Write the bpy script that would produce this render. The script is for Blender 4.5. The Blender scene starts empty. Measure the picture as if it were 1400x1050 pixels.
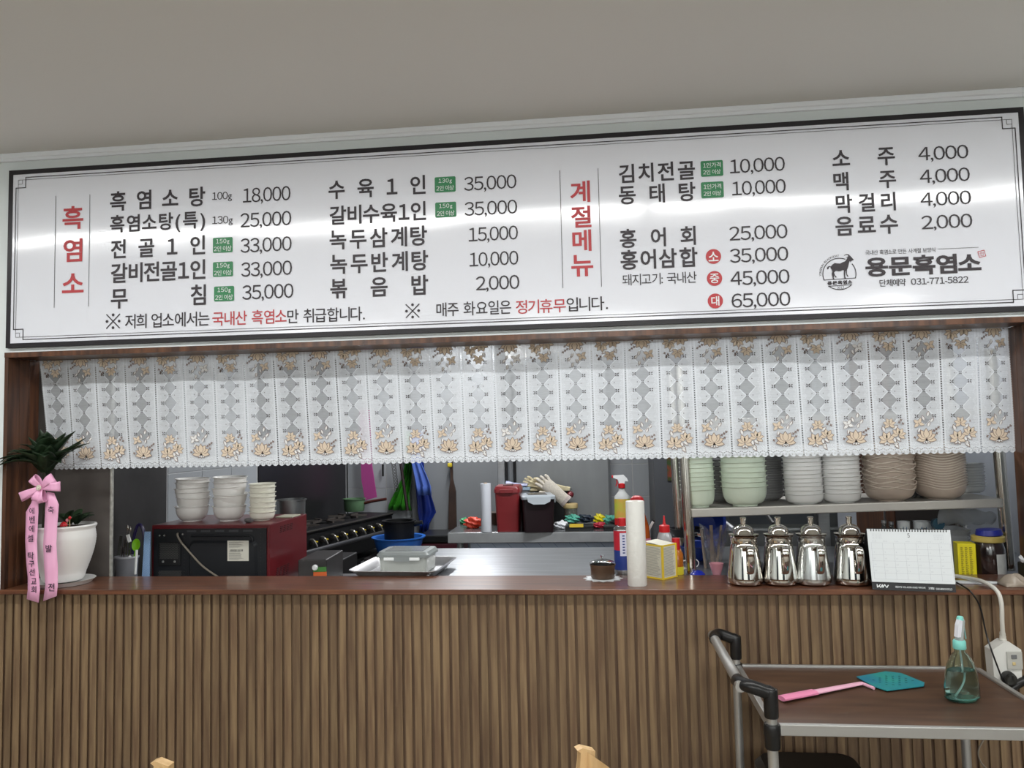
import bpy, bmesh, math, random
from mathutils import Vector, Matrix, Euler
random.seed(7)
PI = math.pi
S = bpy.context.scene
COL = S.collection

# ------------------------------------------------------------ camera
CAM = Vector((0, -2.3, 1.55)); FOC = 1050.0
YAW, PITCH, ROLL = math.radians(6.098), math.radians(3.608), math.radians(-1.269)
_f = Vector((-math.sin(YAW)*math.cos(PITCH), math.cos(YAW)*math.cos(PITCH), math.sin(PITCH)))
_r = Vector((math.cos(YAW), math.sin(YAW), 0)); _u = _r.cross(_f)
_R = _r*math.cos(ROLL) + _u*math.sin(ROLL); _U = -_r*math.sin(ROLL) + _u*math.cos(ROLL)
cd = bpy.data.cameras.new('camera'); cam = bpy.data.objects.new('camera', cd); COL.objects.link(cam)
cam.matrix_world = Matrix((( _R.x, _U.x, -_f.x, CAM.x), (_R.y, _U.y, -_f.y, CAM.y), (_R.z, _U.z, -_f.z, CAM.z), (0, 0, 0, 1)))
cd.sensor_width = 36; cd.lens = 36*FOC/1400; cd.clip_start = .05
S.camera = cam

# ------------------------------------------------------------ light and exposure
S.view_settings.view_transform = 'Standard'; S.view_settings.look = 'None'
S.view_settings.gamma = 1; S.view_settings.use_curve_mapping = False
S.view_settings.exposure = -0.2
wd = bpy.data.worlds.new('world'); S.world = wd; wd.use_nodes = True
wd.node_tree.nodes['Background'].inputs[0].default_value = (.8, .85, 1, 1)
wd.node_tree.nodes['Background'].inputs[1].default_value = .05
def area(name, loc, sx, sy, power, col=(1, .98, .95), rot=(0, 0, 0)):
    l = bpy.data.lights.new(name, 'AREA'); l.shape = 'RECTANGLE'; l.size = sx; l.size_y = sy; l.energy = power; l.color = col
    o = bpy.data.objects.new(name, l); COL.objects.link(o); o.location = loc; o.rotation_euler = rot
    return o
# tubes on the dining room ceiling, parallel to the sign, then added fill rows behind
for x in (-2.1, -.55, 1.05, 2.6):
    area('tube_lamp', (x, -.95, 2.47), 1.57, .06, 15, (1, 1, .98))
for y in (-4.75, -5.6):
    for x in (-2.4, 0, 2.4):
        area('fill_panel', (x, y, 2.47), 1.3, .3, 50, (1, 1, .98))
# kitchen lamps
area('kitchen_lamp', (-.86, 2.75, 2.42), .10, 1.0, 36, (.98, .99, 1))
area('kitchen_lamp_near', (.2, 1.15, 2.40), 1.2, .1, 38, (.98, .99, 1))

# ------------------------------------------------------------ pixel helpers (a point on a real plane)
def ray(px, py): return _R*((px-700)/FOC) - _U*((py-525)/FOC) + _f
def at(px, py, Y):
    d = ray(px, py); return CAM + d*((Y-CAM.y)/d.y)
def onz(px, py, z):
    d = ray(px, py); return CAM + d*((z-CAM.z)/d.z)
def mpp(px, py, Y): return (at(px+1, py, Y) - at(px, py, Y)).x
def V(*a): return Vector(a)

# ------------------------------------------------------------ materials
def lin(c): 
    c = c/255; return c/12.92 if c <= .04045 else ((c+.055)/1.055)**2.4
def C4(rgb): return (lin(rgb[0]), lin(rgb[1]), lin(rgb[2]), 1)
_mc = {}
def M(name, rgb=(200, 200, 200), rough=.5, metal=0, noise=0, nscale=20, bump=0, bscale=60, trans=0, alpha=1, ior=1.45, coat=0, stretch=None, emit=None, spec=None, obj_var=0, rgb2=None):
    if name in _mc: return _mc[name]
    m = bpy.data.materials.new(name); m.use_nodes = True; nt = m.node_tree; N = nt.nodes; L = nt.links
    b = N['Principled BSDF']; b.inputs['Roughness'].default_value = rough; b.inputs['Metallic'].default_value = metal
    b.inputs['Transmission Weight'].default_value = trans; b.inputs['Alpha'].default_value = alpha; b.inputs['IOR'].default_value = ior
    b.inputs['Coat Weight'].default_value = coat; b.inputs['Coat Roughness'].default_value = .15
    if spec is not None: b.inputs['Specular IOR Level'].default_value = spec
    if emit: b.inputs['Emission Color'].default_value = C4(rgb); b.inputs['Emission Strength'].default_value = emit
    tc = N.new('ShaderNodeTexCoord'); mp = N.new('ShaderNodeMapping'); L.new(tc.outputs['Object'], mp.inputs[0])
    if stretch: mp.inputs['Scale'].default_value = stretch
    src = None
    if noise or obj_var or rgb2:
        nz = N.new('ShaderNodeTexNoise'); nz.inputs['Scale'].default_value = nscale; nz.inputs['Detail'].default_value = 6
        L.new(mp.outputs[0], nz.inputs['Vector'])
        if obj_var:
            oi = N.new('ShaderNodeObjectInfo'); ad = N.new('ShaderNodeVectorMath'); ad.operation = 'MULTIPLY_ADD'
            cx = N.new('ShaderNodeCombineXYZ'); L.new(oi.outputs['Random'], cx.inputs[0]); L.new(oi.outputs['Random'], cx.inputs[2])
            ad.inputs[1].default_value = (37, 0, 91); L.new(cx.outputs[0], ad.inputs[0]); L.new(mp.outputs[0], ad.inputs[2]); L.new(ad.outputs[0], nz.inputs['Vector'])
        mx = N.new('ShaderNodeMix'); mx.data_type = 'RGBA'
        a = C4(rgb); 
        if rgb2: bb = C4(rgb2)
        else: bb = tuple(v*(1-noise) for v in a[:3]) + (1,)
        mx.inputs[6].default_value = a; mx.inputs[7].default_value = bb
        rp = N.new('ShaderNodeMapRange'); rp.inputs[1].default_value = .35; rp.inputs[2].default_value = .65
        L.new(nz.outputs[0], rp.inputs[0]); L.new(rp.outputs[0], mx.inputs[0])
        src = mx.outputs[2]
        if obj_var:
            hs = N.new('ShaderNodeHueSaturation'); L.new(src, hs.inputs['Color'])
            mr = N.new('ShaderNodeMapRange'); mr.inputs[3].default_value = 1-obj_var; mr.inputs[4].default_value = 1+obj_var
            L.new(oi.outputs['Random'], mr.inputs[0]); L.new(mr.outputs[0], hs.inputs['Value']); src = hs.outputs[0]
        L.new(src, b.inputs['Base Color'])
    else: b.inputs['Base Color'].default_value = C4(rgb)
    if bump:
        n2 = N.new('ShaderNodeTexNoise'); n2.inputs['Scale'].default_value = bscale; n2.inputs['Detail'].default_value = 3
        L.new(mp.outputs[0], n2.inputs['Vector']); bp = N.new('ShaderNodeBump'); bp.inputs['Strength'].default_value = bump
        bp.inputs['Distance'].default_value = .002; L.new(n2.outputs[0], bp.inputs['Height']); L.new(bp.outputs[0], b.inputs['Normal'])
    _mc[name] = m; return m

# ------------------------------------------------------------ mesh builder
class MB:
    def __init__(s): s.v = []; s.f = []; s.m = []; s.sm = []; s.mi = 0; s.X = None
    def add(s, vs, fs, smooth=False):
        o = len(s.v)
        s.v += [tuple(s.X @ Vector(p)) if s.X else tuple(p) for p in vs]
        for f in fs: s.f.append([i+o for i in f]); s.m.append(s.mi); s.sm.append(smooth)
        return s
    def box(s, c, d, rz=0, bev=0, R=None):
        bm = bmesh.new(); bmesh.ops.create_cube(bm, size=1)
        for v in bm.verts: v.co = Vector((v.co.x*d[0], v.co.y*d[1], v.co.z*d[2]))
        if bev: bmesh.ops.bevel(bm, geom=bm.edges[:], offset=bev, segments=2, profile=.5, affect='EDGES')
        mt = Matrix.Translation(c) @ (R if R else Matrix.Rotation(rz, 4, 'Z'))
        bm.transform(mt); bm.verts.index_update()
        s.add([v.co.copy() for v in bm.verts], [[v.index for v in f.verts] for f in bm.faces]); bm.free(); return s
    def lathe(s, prof, c=(0, 0, 0), seg=32, sx=1, sy=1, wave=None, R=None, cap=True):
        vs = []; fs = []; n = len(prof)
        for r, z in prof:
            for k in range(seg):
                a = 2*PI*k/seg; dz = wave(r, a) if wave else 0
                p = Vector((r*math.cos(a)*sx, r*math.sin(a)*sy, z+dz))
                if R: p = R @ p
                vs.append(p + Vector(c))
        for i in range(n-1):
            for k in range(seg):
                k2 = (k+1) % seg; fs.append([i*seg+k, i*seg+k2, (i+1)*seg+k2, (i+1)*seg+k])
        if cap:
            if prof[0][0] > 1e-5: fs.append([k for k in range(seg)][::-1])
            if prof[-1][0] > 1e-5: fs.append([(n-1)*seg+k for k in range(seg)])
        return s.add(vs, fs, True)
    def tube(s, pts, r, seg=10, cap=True, flat=1.0, up=None):
        pts = [Vector(p) for p in pts]; n = len(pts); vs = []; fs = []
        rs = r if isinstance(r, (list, tuple)) else [r]*n
        prev = None
        for i, p in enumerate(pts):
            t = (pts[min(i+1, n-1)] - pts[max(i-1, 0)]).normalized()
            ref = Vector(up) if up else (prev if prev else (Vector((0, 0, 1)) if abs(t.z) < .9 else Vector((1, 0, 0))))
            a = (ref - t*ref.dot(t)).normalized(); b = t.cross(a); prev = a
            for k in range(seg):
                q = 2*PI*k/seg; vs.append(p + a*(math.cos(q)*rs[i]*flat) + b*(math.sin(q)*rs[i]))
        for i in range(n-1):
            for k in range(seg):
                k2 = (k+1) % seg; fs.append([i*seg+k, i*seg+k2, (i+1)*seg+k2, (i+1)*seg+k])
        if cap: fs.append(list(range(seg))[::-1]); fs.append([(n-1)*seg+k for k in range(seg)])
        return s.add(vs, fs, True)
    def prism(s, poly, o, ax, ay, depth):
        """polygon in the (ax, ay) frame at o, extruded along depth vector"""
        o = Vector(o); ax = Vector(ax); ay = Vector(ay); dv = Vector(depth); n = len(poly)
        vs = [o + ax*p[0] + ay*p[1] for p in poly]; vs += [v + dv for v in vs]
        fs = [list(range(n)), [n+i for i in range(n)][::-1]] + [[i, i+n, (i+1) % n + n, (i+1) % n] for i in range(n)]
        return s.add(vs, fs)
    def sheet(s, fn, nu, nv, smooth=True):
        vs = [fn(i/nu, j/nv) for j in range(nv+1) for i in range(nu+1)]
        fs = [[j*(nu+1)+i, j*(nu+1)+i+1, (j+1)*(nu+1)+i+1, (j+1)*(nu+1)+i] for j in range(nv) for i in range(nu)]
        return s.add(vs, fs, smooth)
    def mesh(s, name, mats, fix=True):
        me = bpy.data.meshes.new(name); me.from_pydata([tuple(v) for v in s.v], [], s.f)
        for m in (mats if isinstance(mats, (list, tuple)) else [mats]): me.materials.append(m)
        me.polygons.foreach_set('material_index', s.m); me.polygons.foreach_set('use_smooth', s.sm)
        me.update()
        if fix:
            bm = bmesh.new(); bm.from_mesh(me); bmesh.ops.recalc_face_normals(bm, faces=bm.faces[:]); bm.to_mesh(me); bm.free()
        if any(s.sm):
            try: me.set_sharp_from_angle(angle=math.radians(38))
            except Exception: pass
        return me
def obj(name, mb, mats, parent=None, loc=None, rot=None, fix=True):
    me = mb.mesh(name, mats, fix) if isinstance(mb, MB) else mb
    o = bpy.data.objects.new(name, me); COL.objects.link(o)
    if parent: o.parent = parent
    if loc is not None: o.location = loc
    if rot is not None: o.rotation_euler = rot
    return o
def tag(o, label, cat, group=None):
    o['label'] = label; o['category'] = cat
    if group: o['group'] = group
    return o
def thing(name, label, cat, loc=(0, 0, 0), rz=0, group=None):
    o = bpy.data.objects.new(name, None); COL.objects.link(o); o.location = loc; o.rotation_euler = (0, 0, rz); o.empty_display_size = .02
    return tag(o, label, cat, group)
def struct(name, mb=None, mats=None):
    if mb is None:
        o = bpy.data.objects.new(name, None); COL.objects.link(o); o.empty_display_size = .02
    else: o = obj(name, mb, mats)
    o['kind'] = 'structure'; return o
def dup(root, loc=None, rot=None, label=None, group=None, parent=None):
    c = root.copy(); COL.objects.link(c)
    if parent: c.parent = parent
    if loc is not None: c.location = loc
    if rot is not None: c.rotation_euler = rot
    if label: c['label'] = label
    if group: c['group'] = group
    for ch in root.children: dup(ch, parent=c)
    return c
def solid(o, t):
    md = o.modifiers.new('thick', 'SOLIDIFY'); md.thickness = t; md.offset = 0; return o

# ------------------------------------------------------------ lettering (flat print built from glyph outlines)
_gl = {}
def glyph(ch, off):
    k = (ch, off)
    if ch in '주침중취' and off and k not in _gl:      # outlines that overlap themselves: thicken by shifted copies
        b0 = glyph(ch, 0); vs = []; fs = []; d = off*.85
        for kk, (dx, dy) in enumerate(((0, 0), (d, 0), (-d, 0), (0, d), (0, -d), (d*.7, d*.7), (-d*.7, d*.7), (d*.7, -d*.7), (-d*.7, -d*.7))):
            o_ = len(vs); vs += [(p[0]+dx, p[1]+dy, kk*.00003) for p in b0[0]]; fs += [[q+o_ for q in f] for f in b0[1]]
        _gl[k] = (vs, fs, b0[2]-d, b0[3]+d, b0[4]-d, b0[5]+d)
    if k not in _gl:
        cu = bpy.data.curves.new('g', 'FONT'); cu.body = ch; cu.size = 1; cu.offset = off; cu.resolution_u = 3; cu.fill_mode = 'FRONT'
        o = bpy.data.objects.new('g', cu); COL.objects.link(o); bpy.context.view_layer.update()
        me = o.to_mesh(); vs = [(v.co.x, v.co.y) for v in me.vertices]; fs = [list(p.vertices) for p in me.polygons]
        if not vs: vs = [(0, 0), (.3, 0), (.3, .01)]; fs = []
        xs = [v[0] for v in vs]; ys = [v[1] for v in vs]
        _gl[k] = (vs, fs, min(xs), max(xs), min(ys), max(ys))
        o.to_mesh_clear(); bpy.data.objects.remove(o); bpy.data.curves.remove(cu)
    return _gl[k]
def word_2d(s, w, size, off=0, sx=1.0, space=2.5):
    """glyph outlines laid over width w, centred on 0; vertically centred on the ink"""
    s = ''.join(chr(ord(c)+0xFEE0) if c in '0123456789' else c for c in s)
    g = [(c, glyph(c, off)) if c != ' ' else (c, None) for c in s]
    real = [x for x in g if x[1]]
    y0 = min(x[1][4] for x in real); y1 = max(x[1][5] for x in real)
    size = size/(y1-y0)
    ink = sum((x[1][3]-x[1][2])*size*sx for x in real)
    nsp = sum(1 for c, q in g if q is None)
    gaps = []; pend = 0
    for i, (c, q) in enumerate(g):
        if i and q and g[i-1][1]: gaps.append(1)
        elif q and i: gaps.append(1+space*pend)
        pend = pend+1 if q is None else 0
    if space < 2:      # running text: fixed word gaps, the rest between letters
        lim = w-size*(.26*nsp+.05*len(real))
        if ink > lim: sx *= lim/ink; ink = lim
        unit = (w-ink-.26*size*nsp)/max(1, len(gaps)); gaps = [unit+(.26*size if gp > 1 else 0) for gp in gaps]; unit = 1
    else:
        if ink > w*.97: sx *= w*.97/ink; ink = w*.97
        unit = (w-ink)/max(1e-6, sum(gaps)) if gaps else 0
    vs = []; fs = []; x = -w/2 if gaps else -ink/2; gi = 0
    for i, (c, q) in enumerate(real):
        if i: x += gaps[gi]*unit; gi += 1
        o = len(vs); vs += [((p[0]-q[2])*size*sx+x, (p[1]-(y0+y1)/2)*size, p[2] if len(p) > 2 else 0) for p in q[0]]
        fs += [[k+o for k in f] for f in q[1]]; x += (q[3]-q[2])*size*sx
    return vs, fs
def print_on(mb, s, w, h, o, ax, ay, off=0, sx=1.0, space=2.5):
    vs, fs = word_2d(s, w, h, off, sx, space); o = Vector(o); ax = Vector(ax).normalized(); ay = Vector(ay).normalized()
    nn = ax.cross(ay)
    mb.add([o + ax*p[0] + ay*p[1] + nn*p[2] for p in vs], fs)

# ------------------------------------------------------------ materials in use
white_wall = M('white_wall_paint', (226, 233, 234), .7, bump=.15, bscale=300)
ceil_mat = M('ceiling_paint', (228, 227, 224), .85)
floor_mat = M('floor_vinyl', (150, 144, 134), .5, noise=.15, nscale=3)
steel = M('brushed_steel', (176, 178, 180), .34, .9, noise=.12, nscale=9, stretch=(1, 1, 14))
steel_h = M('brushed_steel_flat', (165, 168, 172), .3, .92, noise=.25, nscale=5, stretch=(1, 12, 1), bump=.25, bscale=30)
steel_dark = M('sooty_steel', (88, 86, 86), .42, .7, noise=.35, nscale=4)
chrome = M('polished_steel', (204, 201, 196), .06, 1)
tubing = M('rack_tube_steel', (200, 196, 188), .16, 1)
alu = M('aluminium', (190, 190, 192), .36, .85, noise=.06, nscale=40)
black_pl = M('black_plastic', (24, 24, 25), .32)
black_met = M('black_iron', (26, 26, 27), .5, .3, noise=.3, nscale=30)
frame_wood = M('frame_wood', (98, 62, 40), .38, noise=0, rgb2=(60, 36, 25), nscale=7, stretch=(6, 6, .5), obj_var=.22, coat=.2)
sill_wood = M('sill_wood', (116, 74, 52), .3, rgb2=(84, 52, 38), nscale=9, stretch=(.6, 7, 7), coat=.5)
slat_wood = M('slat_wood', (132, 110, 82), .55, rgb2=(102, 80, 60), nscale=9, stretch=(7, 7, .45), obj_var=.13, bump=.2, bscale=25)
slat_back = M('slat_groove_wood', (122, 100, 78), .6, rgb2=(96, 74, 58), nscale=9, stretch=(9, 7, .45))
cream_wood = M('pale_wood', (226, 194, 146), .42, rgb2=(204, 168, 120), nscale=8, stretch=(5, 5, .8))
door_wood = M('door_wood', (104, 62, 34), .5, rgb2=(70, 40, 24), nscale=6, stretch=(7, 7, .6))
tile_mat = M('grey_wall_tile', (166, 170, 174), .25, obj_var=.04)
grout = M('tile_grout', (196, 196, 194), .8)
paint_grey = M('grey_paint', (128, 131, 134), .5, noise=.05, nscale=3)

XL, XR = -1.882, 1.229            # serving hatch
ZS, ZH = 1.088, 1.828
WT = .125
# ------------------------------------------------------------ the room
b = MB(); b.box((0, -1.0, -.05), (9, 10.6, .1)); struct('floor', b, floor_mat)
b = MB(); b.box((0, -3.0, 2.555), (9, 6.0, .1)); struct('ceiling', b, ceil_mat)
b = MB(); b.box((-.2, 2.0, 2.555), (5, 3.75, .1)); struct('ceiling_kitchen', b, ceil_mat)
b = MB()
b.box((-3.2, WT/2, 1.25), (2*(3.2+XL-.013) , WT, 2.5)) if False else None
def wallbox(x0, x1, z0, z1): b.box(((x0+x1)/2, WT/2+.001, (z0+z1)/2), (x1-x0, WT, z1-z0))
wallbox(-4.5, XL-.013, 1.088, 2.505); wallbox(XR+.013, 4.5, 1.088, 2.505); wallbox(XL-.013, XR+.013, ZH+.016, 2.505)
wf = struct('wall_front', b, white_wall)
b = MB(); b.box((0, WT/2+.008, .53), (9, WT-.008, 1.073))
wl = struct('wall_front_lower', b, slat_back)
proto = None; pitch = .02885; x = -2.28
sm = MB(); sm.box((0, 0, 0), (.0205, .0034, 1.068), bev=.0007); sme = sm.mesh('slat', slat_wood)
while x < 1.95:
    o = bpy.data.objects.new('slat', sme); COL.objects.link(o); o.parent = wl; o.location = (x, .0060, .537); x += pitch
b = MB(); b.box((-4.55, -3, 1.25), (.1, 6.2, 2.5)); struct('wall_left', b, white_wall)
b = MB(); b.box((4.55, -3, 1.25), (.1, 6.2, 2.5)); struct('wall_right', b, white_wall)
b = MB(); b.box((0, -6.05, 1.25), (9, .1, 2.5)); struct('wall_rear', b, white_wall)
b = MB(); b.box((0, -5.985, .55), (8.9, .03, 1.1)); b.box((-4.485, -3, .55), (.03, 5.9, 1.1)); b.box((4.485, -3, .55), (.03, 5.9, 1.1)); struct('unseen_wainscot', b, M('wainscot_wood', (92, 66, 46), .5, rgb2=(70, 50, 36), nscale=4, stretch=(5, 5, .4)))  # unseen brown wainscot, added for the kettles to reflect
b = MB()
for wx in (-2.6, 1.7): b.box((wx, -5.985, 1.55), (1.5, .03, .95))
struct('unseen_dark_window', b, M('unseen_dark_glass', (34, 40, 46), .08))  # unseen dark panes, added to give the kettle reflections contrast
b = MB(); b.box((0, -.007, 2.4965), (9, .014, .017), bev=.003); b.box((0, -.004, 2.484), (9, .008, .010))
struct('trim_1', b, M('white_trim', (244, 248, 254), .4))

# hatch frame and ledge
wn = struct('window_1')
def part(name, mats, parent, fn, **k):
    mb = MB(); fn(mb); return obj(name, mb, mats, parent, **k)
FD = -.012
for sx_, xx in ((-1, XL), (1, XR)):
    f = part('frame_side', frame_wood, wn, lambda m: m.box((xx+sx_*.0065, FD/2+.002, (ZS+ZH)/2-.0005), (.013, abs(FD)+.006, ZH-ZS), bev=.001))
    for k, (y0, y1) in enumerate(((.003, .040), (.040, .082), (.082, .128))):
        part('plank', frame_wood, f, lambda m: m.box((xx+sx_*(.0062), (y0+y1)/2, (ZS+ZH)/2), (.0124, y1-y0-.001, ZH-ZS), bev=.0008))
head = part('frame_head', frame_wood, wn, lambda m: m.box(((XL+XR)/2, FD/2+.002, ZH+.008), (XR-XL+.028, abs(FD)+.007, .0165), bev=.0006))
part('head_lining', frame_wood, wn, lambda m: m.box(((XL+XR)/2, .065, ZH+.009), (XR-XL, .125, .016)))
part('sill', sill_wood, wn, lambda m: m.box((-.05, .0925, ZS-.0075), (8.0, .225, .015), bev=.002))

# kitchen shell
KY = 3.4
b = MB(); b.box((XL-.055, .13+KY/2, 1.25), (.08, KY+.1, 2.5)); kl = struct('wall_kitchen_left', b, M('kitchen_paint', (176, 178, 180), .6))
KXR = XR+.36
b = MB(); b.box((KXR+.075, .13+KY/2, 1.25), (.1, KY+.1, 2.5)); kr = struct('wall_kitchen_right', b, M('pale_kitchen_paint', (200, 206, 216), .6, noise=.12, nscale=8))
b = MB(); b.box(((XL+KXR)/2, KY+.06, 1.25), (KXR-XL, .1, 2.5)); kb = struct('wall_kitchen_back', b, grout)
# tiles, one object each
tm = {}
def tiles(parent, o, ax, az, nrm, nx, nz, tw, th):
    k = (tw, th)
    for i in range(nx):
        for j in range(nz):
            key = (tw, th, tuple(ax))
            if key not in tm:
                m = MB(); d = Vector(ax)*(tw-.004) + Vector(nrm)*.003; m.box((0, 0, 0), (abs(d.x), abs(d.y), th-.004), bev=.0012); tm[key] = m.mesh('tile', tile_mat)
            t = bpy.data.objects.new('tile', tm[key]); COL.objects.link(t); t.parent = parent
            t.location = Vector(o) + Vector(ax)*(tw*(i+.5)) + Vector(az)*(th*(j+.5)) + Vector(nrm)*.0012
tiles(kb, (XL, KY+.01, .4), (1, 0, 0), (0, 0, 1), (0, -1, 0), 4, 8, .3, .25)
tiles(kl, (XL-.015, .95, .9), (0, 1, 0), (0, 0, 1), (1, 0, 0), 3, 6, .3, .25)
# partition with tiles on the right of the back, dark passage beyond it
xa, xb = at(832, 670, 2.62).x, at(899, 670, 2.62).x
b = MB(); b.box(((xa+xb)/2+.004, 2.68, 1.25), (xb-xa-.008, .1, 2.5)); kp = struct('wall_partition', b, grout)
tiles(kp, (xa+.002, 2.63, .32), (1, 0, 0), (0, 0, 1), (0, -1, 0), 2, 10, (xb-xa-.004)/2, .203)
# black splash sheets on the left wall
def wallsheet(name, label, cat, y0, y1, z0, z1, mat, x=XL-.015, t=.008):
    m = MB(); m.box((x+t/2, (y0+y1)/2, (z0+z1)/2), (t, y1-y0, z1-z0), bev=.001); o = obj(name, m, mat); return tag(o, label, cat)
wallsheet('steel_splash_sheet', 'dark steel sheet on the kitchen left wall behind the gas range', 'wall sheet', 1.87, 3.38, .3, 2.3, M('dark_splash', (44, 43, 46), .35, .5, noise=.3, nscale=3))
wallsheet('steel_splash_sheet', 'dull dark steel sheet on the left wall above the utensil cup', 'wall sheet', .52, .93, .3, 2.3, steel_dark)
wallsheet('steel_splash_sheet', 'dull grey steel sheet on the left wall right beside the potted plant', 'wall sheet', .128, .52, .3, 2.3, M('screen_steel', (122, 116, 112), .38, .35, noise=.35, nscale=5))
# near steel partition beside the plant, its folded bright edge
SCY = .225; sw = at(151.5, 720, SCY).x-(XL-.012)
t = thing('steel_screen', 'dull stainless screen standing just inside the hatch behind the potted plant', 'screen', (XL-.012, SCY, .9))
part('sheet', M('screen_steel', (122, 116, 112), .38, .35, noise=.35, nscale=5), t, lambda m: m.box((sw/2, 0, .47), (sw, .006, .95)))
part('folded_edge', M('scuffed_edge', (205, 205, 198), .4, .5, noise=.3, nscale=60), t, lambda m: m.box((sw+.003, -.001, .47), (.007, .012, .95), bev=.001))
# back wall sheet
x0, x1 = at(583, 670, KY).x, at(672, 670, KY).x
t = thing('steel_door', 'plain grey metal door leaf in the kitchen back wall behind the hanging squeegee', 'door', ((x0+x1)/2+.15, KY-.03, 0))
part('leaf', paint_grey, t, lambda m: m.box((0, 0, 1.1), (x1-x0+.5, .04, 2.0), bev=.004))
part('jamb', black_met, t, lambda m: m.box(((x1-x0)/2+.28, 0, 1.1), (.05, .05, 2.1)))
# tall steel refrigerator
x0, x1 = at(693, 670, 2.42).x, at(833, 670, 2.42).x
t = thing('steel_refrigerator', 'tall brushed grey refrigerator standing behind the work table', 'refrigerator', ((x0+x1)/2+.006, 2.72, 0))
w = x1-x0+.012
gsteel = M('grey_fridge_steel', (150, 153, 155), .45, .55, noise=.1, nscale=14, stretch=(1, 1, .2))
part('body', gsteel, t, lambda m: m.box((0, -.17, 1.0), (w, .13, 1.96), bev=.006))
for z0, z1 in ((.12, 1.5), (1.52, 1.95)):
    d = part('door', gsteel, t, lambda m: m.box((0, -.25, (z0+z1)/2), (w-.02, .04, z1-z0), bev=.006))
    part('handle', black_pl, d, lambda m: m.tube([(-w/2+.05, -.29, z0+.5 if z0 < 1 else z0+.1), (-w/2+.05, -.29, z1-.05)], .009))
for s1 in (-1, 1):
    for s2 in (-1, 1): part('foot', black_met, t, lambda m: m.lathe([(.02, 0), (.02, .03)], (s1*(w/2-.05), -.17+s2*.03, 0), 10))
t = thing('steel_post', 'narrow upright steel post left of the tall refrigerator', 'post', (at(686, 670, 2.4).x, 2.41, 0))
part('upright', steel, t, lambda m: m.box((0, 0, 1.2), (.045, .04, 2.4), bev=.003))
part('pipe', black_pl, t, lambda m: m.tube([(.034, -.03, 0), (.034, -.03, 2.4)], .008))

# ------------------------------------------------------------ menu sign
YS = -.012
ink = M('sign_ink_black', (52, 46, 52), .45); red_ink = M('sign_ink_red', (186, 62, 68), .45)
green_ink = M('sign_ink_green', (52, 130, 84), .4); white_ink = M('sign_ink_white', (232, 236, 238), .4)
vinyl = bpy.data.materials.new('sign_vinyl'); vinyl.use_nodes = True
_n = vinyl.node_tree.nodes; _l = vinyl.node_tree.links; _b = _n['Principled BSDF']
_b.inputs['Base Color'].default_value = C4((232, 235, 244)); _b.inputs['Roughness'].default_value = .12; _b.inputs['Specular IOR Level'].default_value = .9
_tc = _n.new('ShaderNodeTexCoord'); _mp = _n.new('ShaderNodeMapping'); _mp.inputs['Scale'].default_value = (1.6, 1, 3)
_nz = _n.new('ShaderNodeTexNoise'); _nz.inputs['Scale'].default_value = 1.7; _nz.inputs['Detail'].default_value = 1
_bp = _n.new('ShaderNodeBump'); _bp.inputs['Strength'].default_value = .2; _bp.inputs['Distance'].default_value = .012
_l.new(_tc.outputs['Object'], _mp.inputs[0]); _l.new(_mp.outputs[0], _nz.inputs['Vector']); _l.new(_nz.outputs[0], _bp.inputs['Height']); _l.new(_bp.outputs[0], _b.inputs['Normal'])
SX0, SX1, SZ0, SZ1 = -1.893, 1.243, 1.859, 2.446
sg = thing('menu_sign', 'long white menu board with black border and Korean dishes and prices above the hatch', 'sign', ((SX0+SX1)/2, 0, SZ0))
OFF = -Vector(sg.location)
def P(name, mb, mats, **k):     # part of the sign given in world coordinates
    mb.v = [tuple(Vector(v)+OFF) for v in mb.v]; return obj(name, mb, mats, sg, fix=False, **k)
m = MB(); m.box(((SX0+SX1)/2, -.0055, (SZ0+SZ1)/2), (SX1-SX0, .011, SZ1-SZ0)); P('panel', m, vinyl)
m = MB(); bw = .0148
for c, d in ((((SX0+SX1)/2, SZ1-bw/2), (SX1-SX0, bw)), (((SX0+SX1)/2, SZ0+bw/2), (SX1-SX0, bw)), ((SX0+bw/2, (SZ0+SZ1)/2), (bw, SZ1-SZ0-2*bw)), ((SX1-bw/2, (SZ0+SZ1)/2), (bw, SZ1-SZ0-2*bw))):
    m.box((c[0], -.0065, c[1]), (d[0], .012, d[1]))
P('border', m, M('black_tape', (34, 31, 36), .35))
def hbar(m, x0, x1, z, t, y=YS-.0004): m.add([(x0, y, z-t/2), (x1, y, z-t/2), (x1, y, z+t/2), (x0, y, z+t/2)], [[0, 1, 2, 3]])
def vbar(m, x, z0, z1, t, y=YS-.0004): m.add([(x-t/2, y, z0), (x+t/2, y, z0), (x+t/2, y, z1), (x-t/2, y, z1)], [[0, 1, 2, 3]])
m = MB()
a, c, e, tk = .026, .060, .034, .0026
X0, X1, Z0, Z1 = SX0, SX1, SZ0, SZ1
hbar(m, X0+c, X1-c, Z1-a, tk); hbar(m, X0+c, X1-c, Z0+a, tk); vbar(m, X0+a, Z0+c, Z1-c, tk); vbar(m, X1-a, Z0+c, Z1-c, tk)
for xx, s1 in ((X0, 1), (X1, -1)):
    for zz, s2 in ((Z0, 1), (Z1, -1)):
        p, q = xx+s1*a, xx+s1*c; hbar(m, min(p, q)-tk/2, max(p, q)+tk/2, zz+s2*c, tk)
        p, q = zz+s2*a, zz+s2*c; vbar(m, xx+s1*c, min(p, q)-tk/2, max(p, q)+tk/2, tk)
        t2 = .0012; p, q = xx+s1*e, xx+s1*(e+.014); r_, s_ = zz+s2*e, zz+s2*(e+.014)
        hbar(m, min(p, q), max(p, q), s_, t2); vbar(m, q, min(r_, s_), max(r_, s_), t2)
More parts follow.
